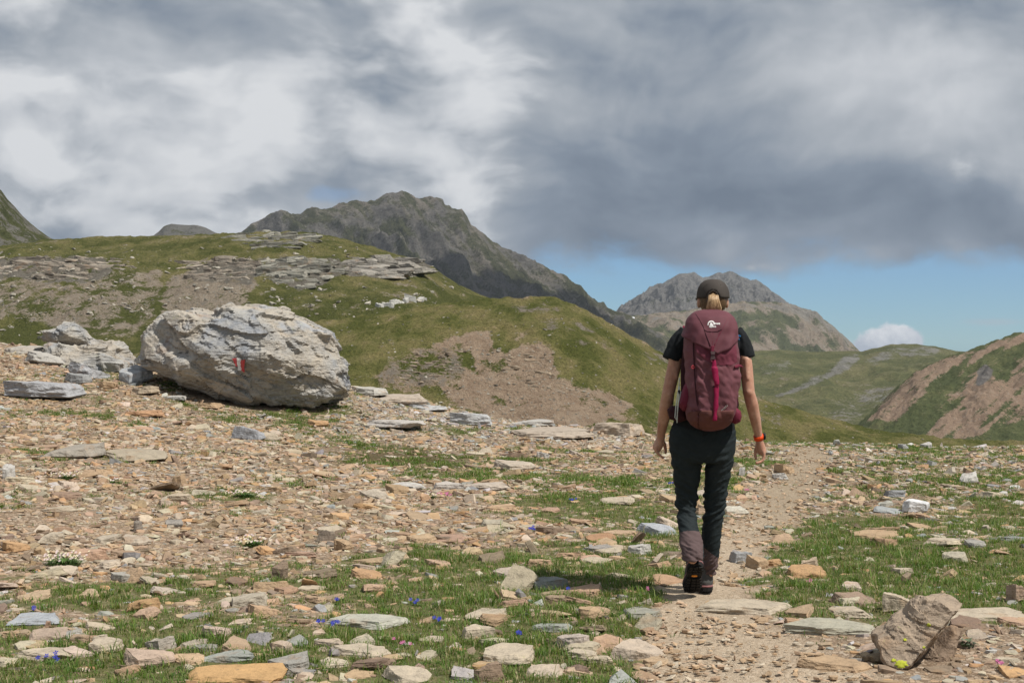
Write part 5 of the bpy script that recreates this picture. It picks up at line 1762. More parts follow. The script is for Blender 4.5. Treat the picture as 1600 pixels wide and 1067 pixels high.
def ellipsoid(c, r, nu=24, nv=14):
    rows = []
    for p in np.linspace(-math.pi / 2, math.pi / 2, nv + 2)[1:-1]:
        a = np.linspace(0, 2 * math.pi, nu, endpoint=False)
        rows.append(np.stack([c[0] + np.cos(a) * r[0] * math.cos(p), c[1] + np.sin(a) * r[1] * math.cos(p), np.full(nu, c[2] + r[2] * math.sin(p))], 1))
    return close_rows(rows, nu)


def join(parts):
    vs, fs, b = [], [], 0
    for v, f in parts:
        vs.append(v)
        fs.append(f + b)
        b += len(v)
    return np.concatenate(vs), np.concatenate(fs)


def skin(parts, voxel, smooth=6, factor=0.5):
    """grow one continuous surface over overlapping solids"""
    v, f = join(parts)
    tmp = bpy.data.objects.new('tmp', mesh_from('tmp', v, f))
    COL.objects.link(tmp)
    md = tmp.modifiers.new('r', 'REMESH')
    md.mode = 'VOXEL'
    md.voxel_size = voxel
    if smooth:
        ms = tmp.modifiers.new('s', 'SMOOTH')
        ms.factor = factor
        ms.iterations = smooth
    em = bpy.data.meshes.new_from_object(tmp.evaluated_get(bpy.context.evaluated_depsgraph_get()))
    bpy.data.objects.remove(tmp)
    co = np.empty(len(em.vertices) * 3, np.float32)
    em.vertices.foreach_get('co', co)
    no = np.empty(len(em.vertices) * 3, np.float32)
    em.vertices.foreach_get('normal', no)
    q = np.array([tuple(p.vertices) if len(p.vertices) == 4 else tuple(p.vertices) + (p.vertices[-1],) for p in em.polygons])
    bpy.data.meshes.remove(em)
    return co.reshape(-1, 3).astype(float), no.reshape(-1, 3).astype(float), q


def cloth(name, base, rough=0.85, weave=900, var=0.18, spec=0.12):
    m, t = new_mat(name)
    tc = t.n('ShaderNodeTexCoord').outputs['Object']
    n1 = t.noise(tc, 18, 4, 0.6)
    n2 = t.noise(tc, weave, 2, 0.6)
    col = t.ramp(t.m('ADD', t.m('MULTIPLY', n1, 0.6), t.m('MULTIPLY', n2, 0.4)), [(0.3, [c * (1 - var) for c in base]), (0.7, [c * (1 + var) for c in base])])
    t.out(col, rough, t.bump(t.m('ADD', n2, t.m('MULTIPLY', t.noise(tc, 40, 4, 0.6), 0.6)), 0.25, 0.002), spec)
    return m


MAT_SKIN, t = new_mat('skin')
tc = t.n('ShaderNodeTexCoord').outputs['Object']
t.out(t.ramp(t.m('ADD', t.m('MULTIPLY', t.noise(tc, 14, 3, 0.6), 0.6), t.m('MULTIPLY', t.noise(tc, 60, 5, 0.65), 0.4)), [(0.32, (0.38, 0.175, 0.118)), (0.5, (0.46, 0.25, 0.172)), (0.68, (0.55, 0.33, 0.24))]), 0.55, t.bump(t.noise(tc, 300, 3, 0.6), 0.15, 0.002), 0.3, Subsurface_Weight=0.12, Subsurface_Scale=0.01)
MAT_SHIRT = cloth('black_tshirt', (0.016, 0.018, 0.020))
MAT_TROUSER = cloth('dark_trousers', (0.019, 0.025, 0.027), 0.75)
MAT_GAITER = cloth('mauve_panel', (0.105, 0.073, 0.072))
MAT_CAP = cloth('cap_cloth', (0.066, 0.057, 0.051))
MAT_MAUVE = cloth('pack_mauve', (0.150, 0.058, 0.069), 0.65, 700, 0.15)
MAT_LID = cloth('pack_lid', (0.128, 0.047, 0.058), 0.65, 700, 0.15)
MAT_CRIM = cloth('pack_crimson', (0.145, 0.022, 0.042), 0.65, 700, 0.15)
MAT_BOTTOM = cloth('pack_bottom', (0.125, 0.050, 0.045), 0.75, 700)
MAT_STRAP = cloth('pack_strap', (0.26, 0.014, 0.058), 0.6, 1200)
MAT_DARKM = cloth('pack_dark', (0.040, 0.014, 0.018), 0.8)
MAT_SEAM = cloth('pack_seam', (0.030, 0.010, 0.014), 0.8)
MAT_BUCKLE = simple('buckle_plastic', (0.13, 0.085, 0.09), 0.4, 0.1)
MAT_CORD = simple('pale_cord', (0.50, 0.52, 0.48), 0.7, 0.1)
MAT_LOGO = simple('white_print', (0.80, 0.79, 0.77), 0.6, 0.05)
MAT_HAIR, t = new_mat('blonde_hair')
tc = t.n('ShaderNodeTexCoord').outputs['Object']
hn = t.noise(t.vm('MULTIPLY', tc, (420, 420, 12)), 1.0, 4, 0.6)
t.out(t.ramp(hn, [(0.30, (0.16, 0.09, 0.042)), (0.5, (0.42, 0.27, 0.14)), (0.72, (0.66, 0.48, 0.29))]), 0.4, t.bump(hn, 0.5, 0.003), 0.4)
MAT_HAIRD, t = new_mat('dark_blonde_hair')
tc = t.n('ShaderNodeTexCoord').outputs['Object']
hn = t.noise(t.vm('MULTIPLY', tc, (300, 300, 20)), 1.0, 4, 0.6)
t.out(t.ramp(hn, [(0.30, (0.05, 0.028, 0.015)), (0.7, (0.17, 0.10, 0.05))]), 0.5, t.bump(hn, 0.5, 0.003), 0.3)
MAT_BOOT = cloth('boot_leather', (0.085, 0.085, 0.082), 0.7, 400)
MAT_SOLE = simple('boot_rubber', (0.014, 0.013, 0.013), 0.75, 0.2)
MAT_TRIM = simple('boot_trim', (0.24, 0.11, 0.11), 0.7, 0.1)
MAT_ORANGE = simple('sole_emblem', (0.75, 0.27, 0.03), 0.5, 0.05)
MAT_WATCH = simple('watch_strap', (0.75, 0.075, 0.012), 0.5, 0.08)
MAT_BLACK = simple('black_plastic', (0.012, 0.012, 0.014), 0.3, 0.1)
MAT_EMBLEM = simple('blue_emblem', (0.03, 0.22, 0.50), 0.6, 0.05)

person = link('person', None)            # replaced below by the body mesh
bpy.data.objects.remove(person)

# --- body: head, neck, trunk, arms, hands and legs as one surface
S_ = []
hc = W(1114, 467, 0.02)
S_.append(ellipsoid(hc + np.array([0, 0, 0.005]), (0.074, 0.094, 0.103)))
S_.append(ellipsoid(hc + np.array([0, 0.035, -0.055]), (0.056, 0.062, 0.06)))
S_.append(tube([hc + np.array([0, 0.095, 0.0]), hc + np.array([0, 0.112, -0.025])], [0.010, 0.014], 10))
for sx in (-1, 1):
    S_.append(ellipsoid(hc + np.array([sx * 0.076, 0.004, -0.022]), (0.010, 0.020, 0.031), 14, 8))
S_.append(tube([W(1114, 478, 0.0), W(1113, 497, -0.01), W(1112, 512, -0.01)], [0.054, 0.055, 0.066], 20))
S_.append(loft([(W(1111, 506), 0.075, 0.05), (W(1111, 516), 0.120, 0.055), (W(1110, 530), 0.140, 0.075), (W(1109, 556), 0.138, 0.088), (W(1107, 600), 0.128, 0.092), (W(1102, 640), 0.130, 0.092), (W(1098, 672), 0.155, 0.100), (W(1097, 700), 0.162, 0.105), (W(1097, 715), 0.14, 0.095)]))
# arms
LS, LE, LW = W(1066, 526), W(1044, 615, -0.03), W(1033, 678, 0.07)
S_.append(tube([LS, W(1058, 548, -0.01), W(1053, 575, -0.02), LE, W(1041, 635, 0.0), W(1037, 655, 0.035), LW, W(1032, 688, 0.085)], [0.036, 0.037, 0.037, 0.034, 0.037, 0.032, 0.0235, 0.024], 18))
RS_, RE, RW = W(1157, 526), W(1170, 613, -0.05), W(1185, 679, 0.02)
S_.append(tube([RS_, W(1163, 550, -0.01), W(1166, 575, -0.03), RE, W(1175, 632, -0.035), W(1180, 655, -0.01), RW, W(1187, 690, 0.03)], [0.034, 0.035, 0.035, 0.032, 0.034, 0.030, 0.0215, 0.0225], 18))
S_.append(ellipsoid(LE + np.array([0.004, -0.016, 0.0]), (0.022, 0.020, 0.022), 14, 8))
S_.append(ellipsoid(RE + np.array([-0.002, -0.018, 0.0]), (0.020, 0.018, 0.022), 14, 8))
S_.append(tube([W(1056, 590, -0.045), W(1050, 560, -0.035)], [0.016, 0.020], 12))
S_.append(tube([W(1168, 592, -0.065), W(1166, 562, -0.045)], [0.014, 0.018], 12))
# left hand: palm turned to the thigh, fingers curled
S_.append(tube([W(1032, 684, 0.08), W(1030, 692, 0.09), W(1027, 699, 0.095)], [0.022, 0.027, 0.027], 14, 1.25))
for k, (dy, ln) in enumerate(((0.128, 0.98), (0.107, 1.08), (0.086, 1.0), (0.066, 0.84))):
    S_.append(tube([W(1026, 697, dy), W(1025.0, 704 + 1.0 * ln, dy), W(1029 + 1.5 * ln, 708 + 3 * ln, dy - 0.004), W(1033 + 3 * ln, 710.5 + 4.5 * ln, dy - 0.008)], [0.0100, 0.0092, 0.0084, 0.0070], 10))
S_.append(tube([W(1034, 687, 0.11), W(1038.5, 694, 0.125), W(1040, 702, 0.128), W(1040, 708, 0.126)], [0.013, 0.0105, 0.0092, 0.0075], 10))
# right hand
S_.append(tube([W(1186, 688, 0.03), W(1188, 697, 0.04), W(1190.5, 705, 0.045)], [0.0205, 0.026, 0.0255], 14, 1.25))
for k, (dy, ln) in enumerate(((0.078, 0.95), (0.058, 1.08), (0.038, 1.0), (0.018, 0.82))):
    S_.append(tube([W(1192, 704, dy), W(1194, 711 + 1.5 * ln, dy), W(1191.5, 717.5 + 2.5 * ln, dy - 0.004), W(1186.5, 719.5 + 3.2 * ln, dy - 0.010), W(1183 - 1.5 * ln, 720 + 3.6 * ln, dy - 0.014)], [0.0100, 0.0094, 0.0086, 0.0080, 0.0066], 10))
S_.append(tube([W(1184, 693, 0.06), W(1181, 702, 0.072), W(1180, 710, 0.072), W(1181, 717, 0.068)], [0.013, 0.0105, 0.0092, 0.0075], 10))
# legs
LH, LK, LA = (1074, 700, 0), (1075, 792, 0.03), (1082, 868, -0.19)
RH, RK, RA = (1122, 700, 0), (1115, 795, 0.05), (1108, 893, 0.05)
LL = [(1051, 1098, 705, 0), (1050, 1096, 722, 0.005), (1051.5, 1094.5, 740, 0.012), (1053.5, 1092, 760, 0.022), (1055.5, 1089.5, 778, 0.030), (1056.5, 1088, 793, 0.028), (1057.5, 1088.5, 808, 0.0), (1060, 1091, 825, -0.05), (1062, 1096, 840, -0.10), (1063.5, 1099, 854, -0.145), (1065, 1099, 866, -0.175), (1067, 1097, 874, -0.19)]
RL = [(1098, 1147, 705, 0), (1101, 1145.5, 722, 0.005), (1101.5, 1142, 740, 0.015), (1100.5, 1138, 760, 0.03), (1099.5, 1135, 778, 0.045), (1099, 1132.5, 793, 0.05), (1098, 1130, 810, 0.055), (1096.5, 1127.5, 830, 0.065), (1095.5, 1125.5, 848, 0.075), (1096.5, 1124, 863, 0.085), (1098, 1122, 877, 0.095), (1100.5, 1119.5, 890, 0.105), (1101, 1119, 897, 0.11)]
for LG in (LL, RL):
    S_.append(tube([W((g[0] + g[1]) / 2, g[2], g[3]) for g in LG], [(g[1] - g[0]) / 2 * SC * (0.66 if g[2] < 850 else 0.5) for g in LG], 18))
v, nrm, q = skin(S_, 0.0042, 5, 0.5)
person = link('person', mesh_from('person', v - FEET, q), MAT_SKIN, loc=FEET, cat='person', label='hiker in black t-shirt, dark trousers and grey cap walking away up the path')


def part(name, verts, faces, mat, parent=person, smooth=True, label=None):
    o = link(name, mesh_from(name, np.asarray(verts, float) - FEET, np.asarray(faces), smooth), mat, parent=parent, label=label)
    return o


# --- t-shirt
T_ = [loft([(W(1111, 503), 0.072, 0.05), (W(1111, 509), 0.115, 0.066), (W(1110.5, 516), 0.155, 0.080), (W(1110, 528), 0.172, 0.094), (W(1109, 556), 0.160, 0.108), (W(1107, 600), 0.143, 0.104), (W(1102, 640), 0.150, 0.105), (W(1099, 668), 0.172, 0.114), (W(1098, 680), 0.174, 0.116)], 36)]
T_.append(tube([W(1074, 521), W(1064, 531), W(1055, 547, -0.005), W(1049, 563, -0.01)], [0.050, 0.056, 0.053, 0.054], 20, caps=False))
T_.append(tube([W(1147, 521), W(1157, 531), W(1164, 547, -0.005), W(1168, 560, -0.01)], [0.050, 0.050, 0.047, 0.045], 20, caps=False))
v, nrm, q = skin(T_, 0.006, 5, 0.5)
w_ = fbm(v[:, 0] / 0.05, (v[:, 2] + v[:, 0] * 0.8) / 0.09, 3, 0.5, 900) + 0.6 * ridged(v[:, 0] / 0.06 + v[:, 2] * 6, v[:, 2] / 0.12, 2, 0.5, 903)
v += nrm * (w_ * 0.0035 * sstep(project(v)[1], 556, 545)[()] + w_ * 0.0012)[:, None]
part('t_shirt', v, q, MAT_SHIRT)
# small round emblem on the right sleeve
BV_T = BVHTree.FromPolygons([tuple(p) for p in v], [tuple(f) for f in q])


def conform(bv, px, py, off, fallback=None):
    dr = Vector(((px - CX) / F, 1.0, (CY - py) / F)).normalized()
    h = bv.ray_cast(CAM, dr)
    if h[0] is None:
        return np.array(pix(px, py, fallback if fallback else HD - 0.3))
    return np.array(h[0] + h[1] * off) if h[1].dot(dr) < 0 else np.array(h[0] - h[1] * off)


def ring_print(bv, cx, cy, r0, r1, a0, a1, off, n=26, sy=1.0):
    vs, fs = [], []
    for i in range(n):
        a = a0 + (a1 - a0) * i / (n - 1)
        for r in (r0, r1):
            vs.append(conform(bv, cx + math.cos(a) * r, cy - math.sin(a) * r * sy, off))
        if i:
            k = 2 * i
            fs.append((k - 2, k - 1, k + 1, k))
    return np.array(vs), np.array(fs)


a_, b_ = ring_print(BV_T, 1154.0, 526.8, 2.2, 4.0, 0.3, 5.2, 0.003, sy=0.95)
part('emblem', a_, b_, MAT_EMBLEM, label='round blue emblem on the right shoulder')
a_, b_ = ring_print(BV_T, 1153.6, 526.4, 0.3, 1.5, 0, 6.283, 0.003)
part('emblem', a_, b_, MAT_EMBLEM)

# --- trousers
G_ = [loft([(W(1098, 664), 0.168, 0.108), (W(1098, 675), 0.180, 0.116), (W(1097.5, 690), 0.182, 0.122), (W(1097.5, 704), 0.178, 0.120), (W(1097.5, 716), 0.168, 0.112), (W(1097.5, 722), 0.150, 0.10)], 36)]
for LG in (LL, RL):
    rr = []
    for xl, xr, py, dy in LG:
        c = W((xl + xr) / 2, py, dy)
        r = ((xr - xl) / 2) * SC
        rr.append((c, r, r * (1.08 if py < 800 else (1.25 if LG is LL else 1.0))))
    G_.append(loft(rr, 28))
v, nrm, q = skin(G_, 0.005, 3, 0.5)
px_, py_ = project(v)
leftleg = sstep(px_, 1098, 1094)
knee = np.exp(-((py_ - 786) / 26) ** 2) + 1.1 * np.exp(-((py_ - 862) / 16) ** 2) * leftleg + 1.1 * np.exp(-((py_ - 880) / 14) ** 2) * (1 - leftleg) + 0.35 + 0.5 * np.exp(-((py_ - 722) / 14) ** 2)
ang_ = np.where(px_ < 1097.5, 0.45, -0.55)
u_ = v[:, 2] + ang_ * v[:, 0]
wr = ridged(v[:, 0] / 0.16 + 3, u_ / 0.040, 3, 0.5, 911) * 0.75 + fbm(v[:, 0] / 0.05, u_ / 0.03, 3, 0.5, 915) * 0.6
v += nrm * (wr * 0.0095 * knee)[:, None]
cen = v[q].mean(1)
cx_, cy_ = project(cen)
gait = ((cx_ < 1098.5) & (cy_ > 831 - 3 * np.sin((cx_ - 1060) / 36 * math.pi) + (1093 - cx_) * 0.04) & (cen[:, 1] < HD + 0.02)) | ((cx_ > 1094) & (cen[:, 1] > HD - 0.055) & (cy_ > 853 + (cx_ - 1097) * 0.75))
leg_panel = gait & (cy_ > 826)


def sub(v, q, mask):
    u, inv = np.unique(q[mask], return_inverse=True)
    return v[u], inv.reshape(-1, 4)


def islands(sel):
    """face groups that hang together, largest first"""
    ids = np.where(sel)[0]
    by_v = {}
    for k in ids:
        for vv in q[k]:
            by_v.setdefault(int(vv), []).append(k)
    left, out = set(ids.tolist()), []
    while left:
        stack, grp = [left.pop()], []
        while stack:
            k = stack.pop()
            grp.append(k)
            for vv in q[k]:
                for m_ in by_v[int(vv)]:
                    if m_ in left:
                        left.discard(m_)
                        stack.append(m_)
        out.append(grp)
    return sorted(out, key=len, reverse=True)


for sel in (leg_panel & (cen[:, 1] < HD - 0.02) & (cx_ < 1099.5), leg_panel & ~((cen[:, 1] < HD - 0.02) & (cx_ < 1099.5))):
    if sel.any():
        isl = islands(sel)
        for small in isl[1:]:
            leg_panel[small] = False
        keep_ = np.zeros(len(q), bool)
        keep_[isl[0]] = True
        part('ankle_panel', *sub(v, q, keep_), MAT_GAITER)
part('trousers', *sub(v, q, ~leg_panel), MAT_TROUSER)


# --- boots: built toe forward, then set down
def boot(origin, pitch, yaw, names):
    cp, sp2 = math.cos(pitch), math.sin(pitch)

    def place(v):
        # local: x right, y towards the toe, z up, pivot at the toe's tip on the ground
        p = np.asarray(v, float) - np.array([0, 0.285, 0])
        y, z = p[:, 1] * cp + p[:, 2] * sp2, -p[:, 1] * sp2 + p[:, 2] * cp
        x = p[:, 0] * math.cos(yaw) + y * math.sin(yaw)
        y2 = -p[:, 0] * math.sin(yaw) + y * math.cos(yaw)
        return np.stack([x, y2, z], 1) + origin
    up = [tube([(0, 0.055, 0.05), (0, 0.062, 0.10), (0, 0.060, 0.150)], [0.047, 0.045, 0.046], 20),
          tube([(0, 0.055, 0.052), (0, 0.13, 0.055), (0, 0.20, 0.045), (0, 0.245, 0.042)], [0.043, 0.046, 0.045, 0.034], 20)]
    v, nr, q = skin(up, 0.005, 4)
    v[:, 2] = np.maximum(v[:, 2], 0.018)
    part('boot', place(v), q, MAT_BOOT, label=names)
    holder = person.children[-1]
    holder = [c for c in person.children if c.name.startswith('boot')][-1]
    # sole outline
    yy = np.linspace(0, 1, 26)
    half = np.interp(yy, [0, 0.03, 0.10, 0.22, 0.42, 0.62, 0.78, 0.92, 0.98, 1.0], [0.012, 0.028, 0.040, 0.043, 0.037, 0.046, 0.050, 0.040, 0.022, 0.010])
    ol = np.concatenate([np.stack([half, yy * 0.285], 1), np.stack([-half, yy * 0.285], 1)[::-1]])
    n = len(ol)
    lip = [np.column_stack([ol * [1.06, 1.0], np.full(n, 0.034)]), np.column_stack([ol * [1.06, 1.0], np.full(n, 0.014)]), np.column_stack([ol * [1.0, 0.99], np.full(n, 0.010)])]
    v, f = close_rows(lip, n)
    part('sole', place(v), f, MAT_SOLE, holder, smooth=False)
    # rand between sole and upper
    v, f = close_rows([np.column_stack([ol * [1.075, 1.004], np.full(n, 0.031)]), np.column_stack([ol * [1.065, 1.002], np.full(n, 0.040)])], n)
    part('rand', place(v), f, MAT_TRIM, holder)
    # lugs under heel and forefoot
    for y0, y1, rows_ in ((0.012, 0.090, 3), (0.125, 0.262, 5)):
        for r in range(rows_):
            yc = y0 + (y1 - y0) * (r + 0.5) / rows_
            hw = float(np.interp(yc / 0.285, yy, half))
            for xa, xb in ((-0.98, -0.42), (-0.28, 0.28), (0.42, 0.98)):
                ln = (y1 - y0) / rows_ * 0.36
                c0 = np.array([[xa * hw, yc - ln], [xb * hw, yc - ln], [xb * hw, yc + ln], [xa * hw, yc + ln]])
                v, f = close_rows([np.column_stack([c0, np.full(4, 0.012)]), np.column_stack([c0 * [0.96, 1], np.full(4, 0.0)])], 4)
                part('lug', place(v), f, MAT_SOLE, holder, smooth=False)
    a = np.linspace(0, 2 * math.pi, 9)[:-1] + math.pi / 8
    c0 = np.stack([np.cos(a) * 0.0165, 0.1085 + np.sin(a) * 0.0085], 1)
    v, f = close_rows([np.column_stack([c0, np.full(8, 0.012)]), np.column_stack([c0, np.full(8, 0.0065)])], 8)
    part('sole_emblem', place(v), f, MAT_ORANGE, holder, smooth=False)
    # laces and pull tab
    for k, (yq, zq) in enumerate(((0.10, 0.135), (0.115, 0.120), (0.135, 0.105), (0.155, 0.098))):
        v, f = tube([(-0.03, yq, zq), (0, yq + 0.004, zq + 0.006), (0.03, yq, zq)], [0.0028] * 3, 6)
        part('lace', place(v), f, MAT_TRIM, holder)
    v, f = tube([(-0.010, 0.012, 0.150), (-0.010, 0.006, 0.166), (0.010, 0.006, 0.166), (0.010, 0.012, 0.150)], [0.003] * 4, 6)
    part('pull_tab', place(v), f, MAT_TRIM, holder)


zl, zr = gpoint(W(1082, 927)[0], HD + 0.02), gpoint(W(1107, 925)[0], HD + 0.22)
boot(np.array([W(1082, 927)[0], HD + 0.045, zl + 0.006]), math.radians(42), 0.0, 'left hiking boot with its heel lifted and black sole showing')
boot(np.array([W(1109.5, 925)[0], HD + 0.36, zr + 0.004]), math.radians(0), 0.05, 'right hiking boot flat on the ground')

# --- cap, hair
cc = hc + np.array([0, 0.0, 0.012])
rows = []
nu = 48
for p in np.linspace(-0.10, math.pi / 2 * 0.985, 18):
    a = np.linspace(0, 2 * math.pi, nu, endpoint=False)
    sq = 1.0 + 0.03 * np.cos(4 * a)
    rows.append(np.stack([cc[0] + np.cos(a) * 0.0825 * sq * math.cos(p) ** 0.72, cc[1] + np.sin(a) * 0.104 * sq * math.cos(p) ** 0.72, np.full(nu, cc[2] + 0.0905 * math.sin(p))], 1))
cv, cf = close_rows(rows, nu)
cm = cv[cf].mean(1)
kx, ky = project(cm)
hole = (cm[:, 1] < cc[1]) & (((kx - 1114) / 9.8) ** 2 + ((ky - 467) / 13.5) ** 2 < 1)
bottom = cm[:, 2] < cc[2] - 0.0905 * math.sin(0.10) + 0.0005
cap = part('cap', cv, cf[~hole & ~bottom], MAT_CAP)
sm = cap.modifiers.new('thick', 'SOLIDIFY')
sm.thickness = 0.004
sm.offset = 1.0
br = []
for k, rr in enumerate((0.0, 1.0)):
    a = np.linspace(0.35, math.pi - 0.35, 20)
    br.append(np.stack([cc[0] + np.cos(a) * (0.078 + 0.012 * rr), cc[1] + 0.02 + np.sin(a) * (0.085 + 0.075 * rr), cc[2] - 0.006 - 0.018 * rr * np.sin(a)], 1))
bv_ = np.concatenate(br)
bfc = [(i, i + 1, 21 + i, 20 + i) for i in range(19)]
bo = part('brim', bv_, bfc, MAT_CAP, cap)
bo.modifiers.new('thick', 'SOLIDIFY').thickness = 0.004
v, f = tube([W(1104.5, 471, -0.095), W(1105.8, 462, -0.098), W(1109, 456.5, -0.097), W(1114, 454, -0.094), W(1119, 456.5, -0.097), W(1122.2, 462, -0.098), W(1123.5, 471, -0.095)], [0.0028] * 7, 8)
part('opening_hem', v, f, MAT_CAP, cap)
for dx in (-16, 0, 16):
    v, f = tube([W(1114 + dx * 1.0, 452, -0.085 + abs(dx) * 0.002), W(1114 + dx * 0.75, 445, -0.062), W(1114 + dx * 0.3, 439.4, -0.02)], [0.0013] * 3, 6)
    part('seam', v, f, MAT_CAP, cap)
# hair under the cap
v, f = ellipsoid(hc + np.array([0, -0.006, -0.004]), (0.0745, 0.0935, 0.094), 40, 26)
keep = (v[f].mean(1)[:, 1] < hc[1] + 0.012) & (v[f].mean(1)[:, 2] > hc[2] - 0.062)
part('hair', v, f[keep], MAT_HAIRD).modifiers.new('thick', 'SOLIDIFY').thickness = 0.006
rs = np.random.default_rng(4)
st = []
for k in range(90):
    u = rs.normal(0, 0.42)
    u = max(-1, min(1, u))
    dpt = rs.random()
    x0, x1, x2 = 1114 + u * 5.0, 1114 + u * 9.0, 1114 + u * 12.0
    st.append(tube([W(x0, 459 + abs(u) * 3, -0.085), W(x0 + u * 2.2, 462, -0.118 - 0.010 * dpt), W(x1, 470, -0.128 - 0.016 * dpt * (1 - u * u)), W(x2 + rs.normal(0, 0.5), 481, -0.118 - 0.014 * dpt), W(x2 + rs.normal(0, 1.0), 491 + rs.random() * 5, -0.10 - 0.01 * dpt)],
                   [0.0040, 0.0046, 0.0046, 0.0040, 0.0020], 6))
v, f = join(st)
part('ponytail', v, f, MAT_HAIR, label='blonde ponytail pulled through the back of the cap')
st = []
for k in range(7):
    st.append(tube([W(1096, 468 + k * 1.6, -0.02), W(1093, 471 + k * 1.5, -0.03), W(1089.5 - rs.random() * 3, 470 + k * 2 + rs.random() * 4, -0.03)], [0.0009, 0.0007, 0.0004], 4))
v, f = join(st)
part('hair_wisps', v, f, MAT_HAIR)

# --- wrist watch
wc = W(1185.3, 683, 0.025)
ax = W(1187, 690, 0.03) - W(1184, 676, 0.01)
ax /= np.linalg.norm(ax)
s1 = np.cross(ax, [0, 1, 0])
s1 /= np.linalg.norm(s1)
s2 = np.cross(s1, ax)


def band(r, h, n=28, thick=0.004):
    rows = []
    for rr, hh in ((r, -h), (r + thick, -h), (r + thick, h), (r, h), (r, -h)):
        a = np.linspace(0, 2 * math.pi, n, endpoint=False)
        rows.append(wc + ax * hh + (np.cos(a)[:, None] * s1 + np.sin(a)[:, None] * s2) * rr)
    return close_rows(rows, n)


v, f = band(0.0235, 0.0115)
watch = link('wrist_watch', mesh_from('wrist_watch', v - wc, f), MAT_WATCH, label='orange-strapped watch on the hiker\'s right wrist', cat='watch', loc=wc)
face = wc - s1 * 0.0 + np.array([0.028, 0.004, 0.004])
rows = []
for xx, rr in ((-0.004, 0.018), (0.004, 0.0195), (0.008, 0.0185), (0.010, 0.015)):
    a = np.linspace(0, 2 * math.pi, 24, endpoint=False)
    rows.append(face + np.stack([np.full(24, xx), np.cos(a) * rr, np.sin(a) * rr], 1))
v, f = close_rows(rows, 24)
link('watch_case', mesh_from('watch_case', v - wc, f), MAT_BLACK, parent=watch)
v, f = ellipsoid(wc + np.array([0.001, -0.0285, 0.0]), (0.0022, 0.0015, 0.0022), 10, 6)
link('strap_hole', mesh_from('strap_hole', v - wc, f), MAT_BLACK, parent=watch)
# ---------------------------------------------------------------- the backpack
PB = -0.095                                  # back panel, behind the hiker's shoulder blades
PR = [(486.5, 1096, 1124, 0.10), (488, 1088, 1132, 0.145), (491.5, 1082.5, 1138.5, 0.180), (498, 1077.5, 1144, 0.212), (506, 1073.5, 1147.5, 0.228), (516, 1070.5, 1149, 0.240), (530, 1069, 1150, 0.250), (548, 1069, 1153, 0.258), (570, 1070, 1155, 0.264), (600, 1072.5, 1154, 0.272),
      (625, 1073, 1151, 0.276), (643, 1072, 1147.5, 0.272), (656, 1073.5, 1144, 0.252), (664, 1080, 1138, 0.222), (669, 1088, 1130, 0.180), (672.5, 1099, 1116, 0.11)]
PORG = W(1110, 672, PB)


def ppart(name, v, f, mat, parent=None, smooth=True, label=None, solid=None):
    o = link(name, mesh_from(name, np.asarray(v, float) - PORG, np.asarray(f), smooth), mat, parent=parent or pack, label=label)
    if solid:
        m = o.modifiers.new('thick', 'SOLIDIFY')
        m.thickness = solid
        m.offset = 0.0
    return o


pys = np.concatenate([np.linspace(486.5, 500, 12), np.linspace(502, 655, 70), np.linspace(657, 672.5, 14)])
pl, pr_, pf_ = [np.interp(pys, [r[0] for r in PR], [r[k] for r in PR]) for k in (1, 2, 3)]
n = 120
a = np.linspace(0, 2 * math.pi, n, endpoint=False)
rows = []
for y_, xl, xr, dp in zip(pys, pl, pr_, pf_):
    ca, sa = np.cos(a), np.sin(a)
    e = 2 / 2.7
    ux, uy = np.sign(ca) * np.abs(ca) ** e, np.sign(sa) * np.abs(sa) ** e
    dd = HD + PB - dp * (0.5 - 0.5 * uy)
    mid_d = HD + PB - 0.5 * dp
    xx = ((xl + xr) / 2 + ux * (xr - xl) / 2 - CX) / F * mid_d
    rows.append(np.stack([xx, dd, np.full(n, CAMZ - (y_ - CY) / F * mid_d)], 1))
v, f = close_rows(rows, n)
tri = v[f]
cn = np.zeros_like(v)
fn = np.cross(tri[:, 1] - tri[:, 0], tri[:, 2] - tri[:, 0])
for k in range(3):
    np.add.at(cn, f[:, k], fn)
cn /= np.linalg.norm(cn, axis=1, keepdims=True) + 1e-12
out_ = v - np.array([PORG[0], HD + PB - 0.13, v[:, 2].mean()])
if (cn * out_).sum() < 0:
    cn = -cn
    f = f[:, ::-1]
kx, ky = project(v)
# soft folds that pull towards the strap and the lower corners
fold = ridged((v[:, 0] * 0.9 + v[:, 2] * 0.55) / 0.10, (v[:, 2] - v[:, 0] * 0.6) / 0.17, 3, 0.5, 921) * 0.5 + fbm(v[:, 0] / 0.07, v[:, 2] / 0.10, 3, 0.5, 925) * 0.6
fold += 0.8 * np.exp(-((kx - 1092) / 6) ** 2) * ridged(v[:, 2] / 0.05 + kx * 0.05, v[:, 0] / 0.1, 2, 0.5, 930)
amt = 0.0125 * sstep(ky, 535, 560) * sstep(ky, 668, 650) + 0.002
groove = -0.012 * np.exp(-((kx - np.interp(ky, [530, 600, 640], [1084, 1087, 1091])) / 1.8) ** 2) * (v[:, 1] < HD + PB - 0.1) * sstep(ky, 535, 545)
v = v + cn * (fold * amt + groove)[:, None]
pack = link('backpack', None, label='maroon hiking backpack with a crimson centre strap worn by the hiker', cat='backpack', loc=PORG)
ppart('main_body', v, f, MAT_MAUVE)
BV_P = BVHTree.FromPolygons([tuple(p) for p in v], [tuple(q) for q in f])


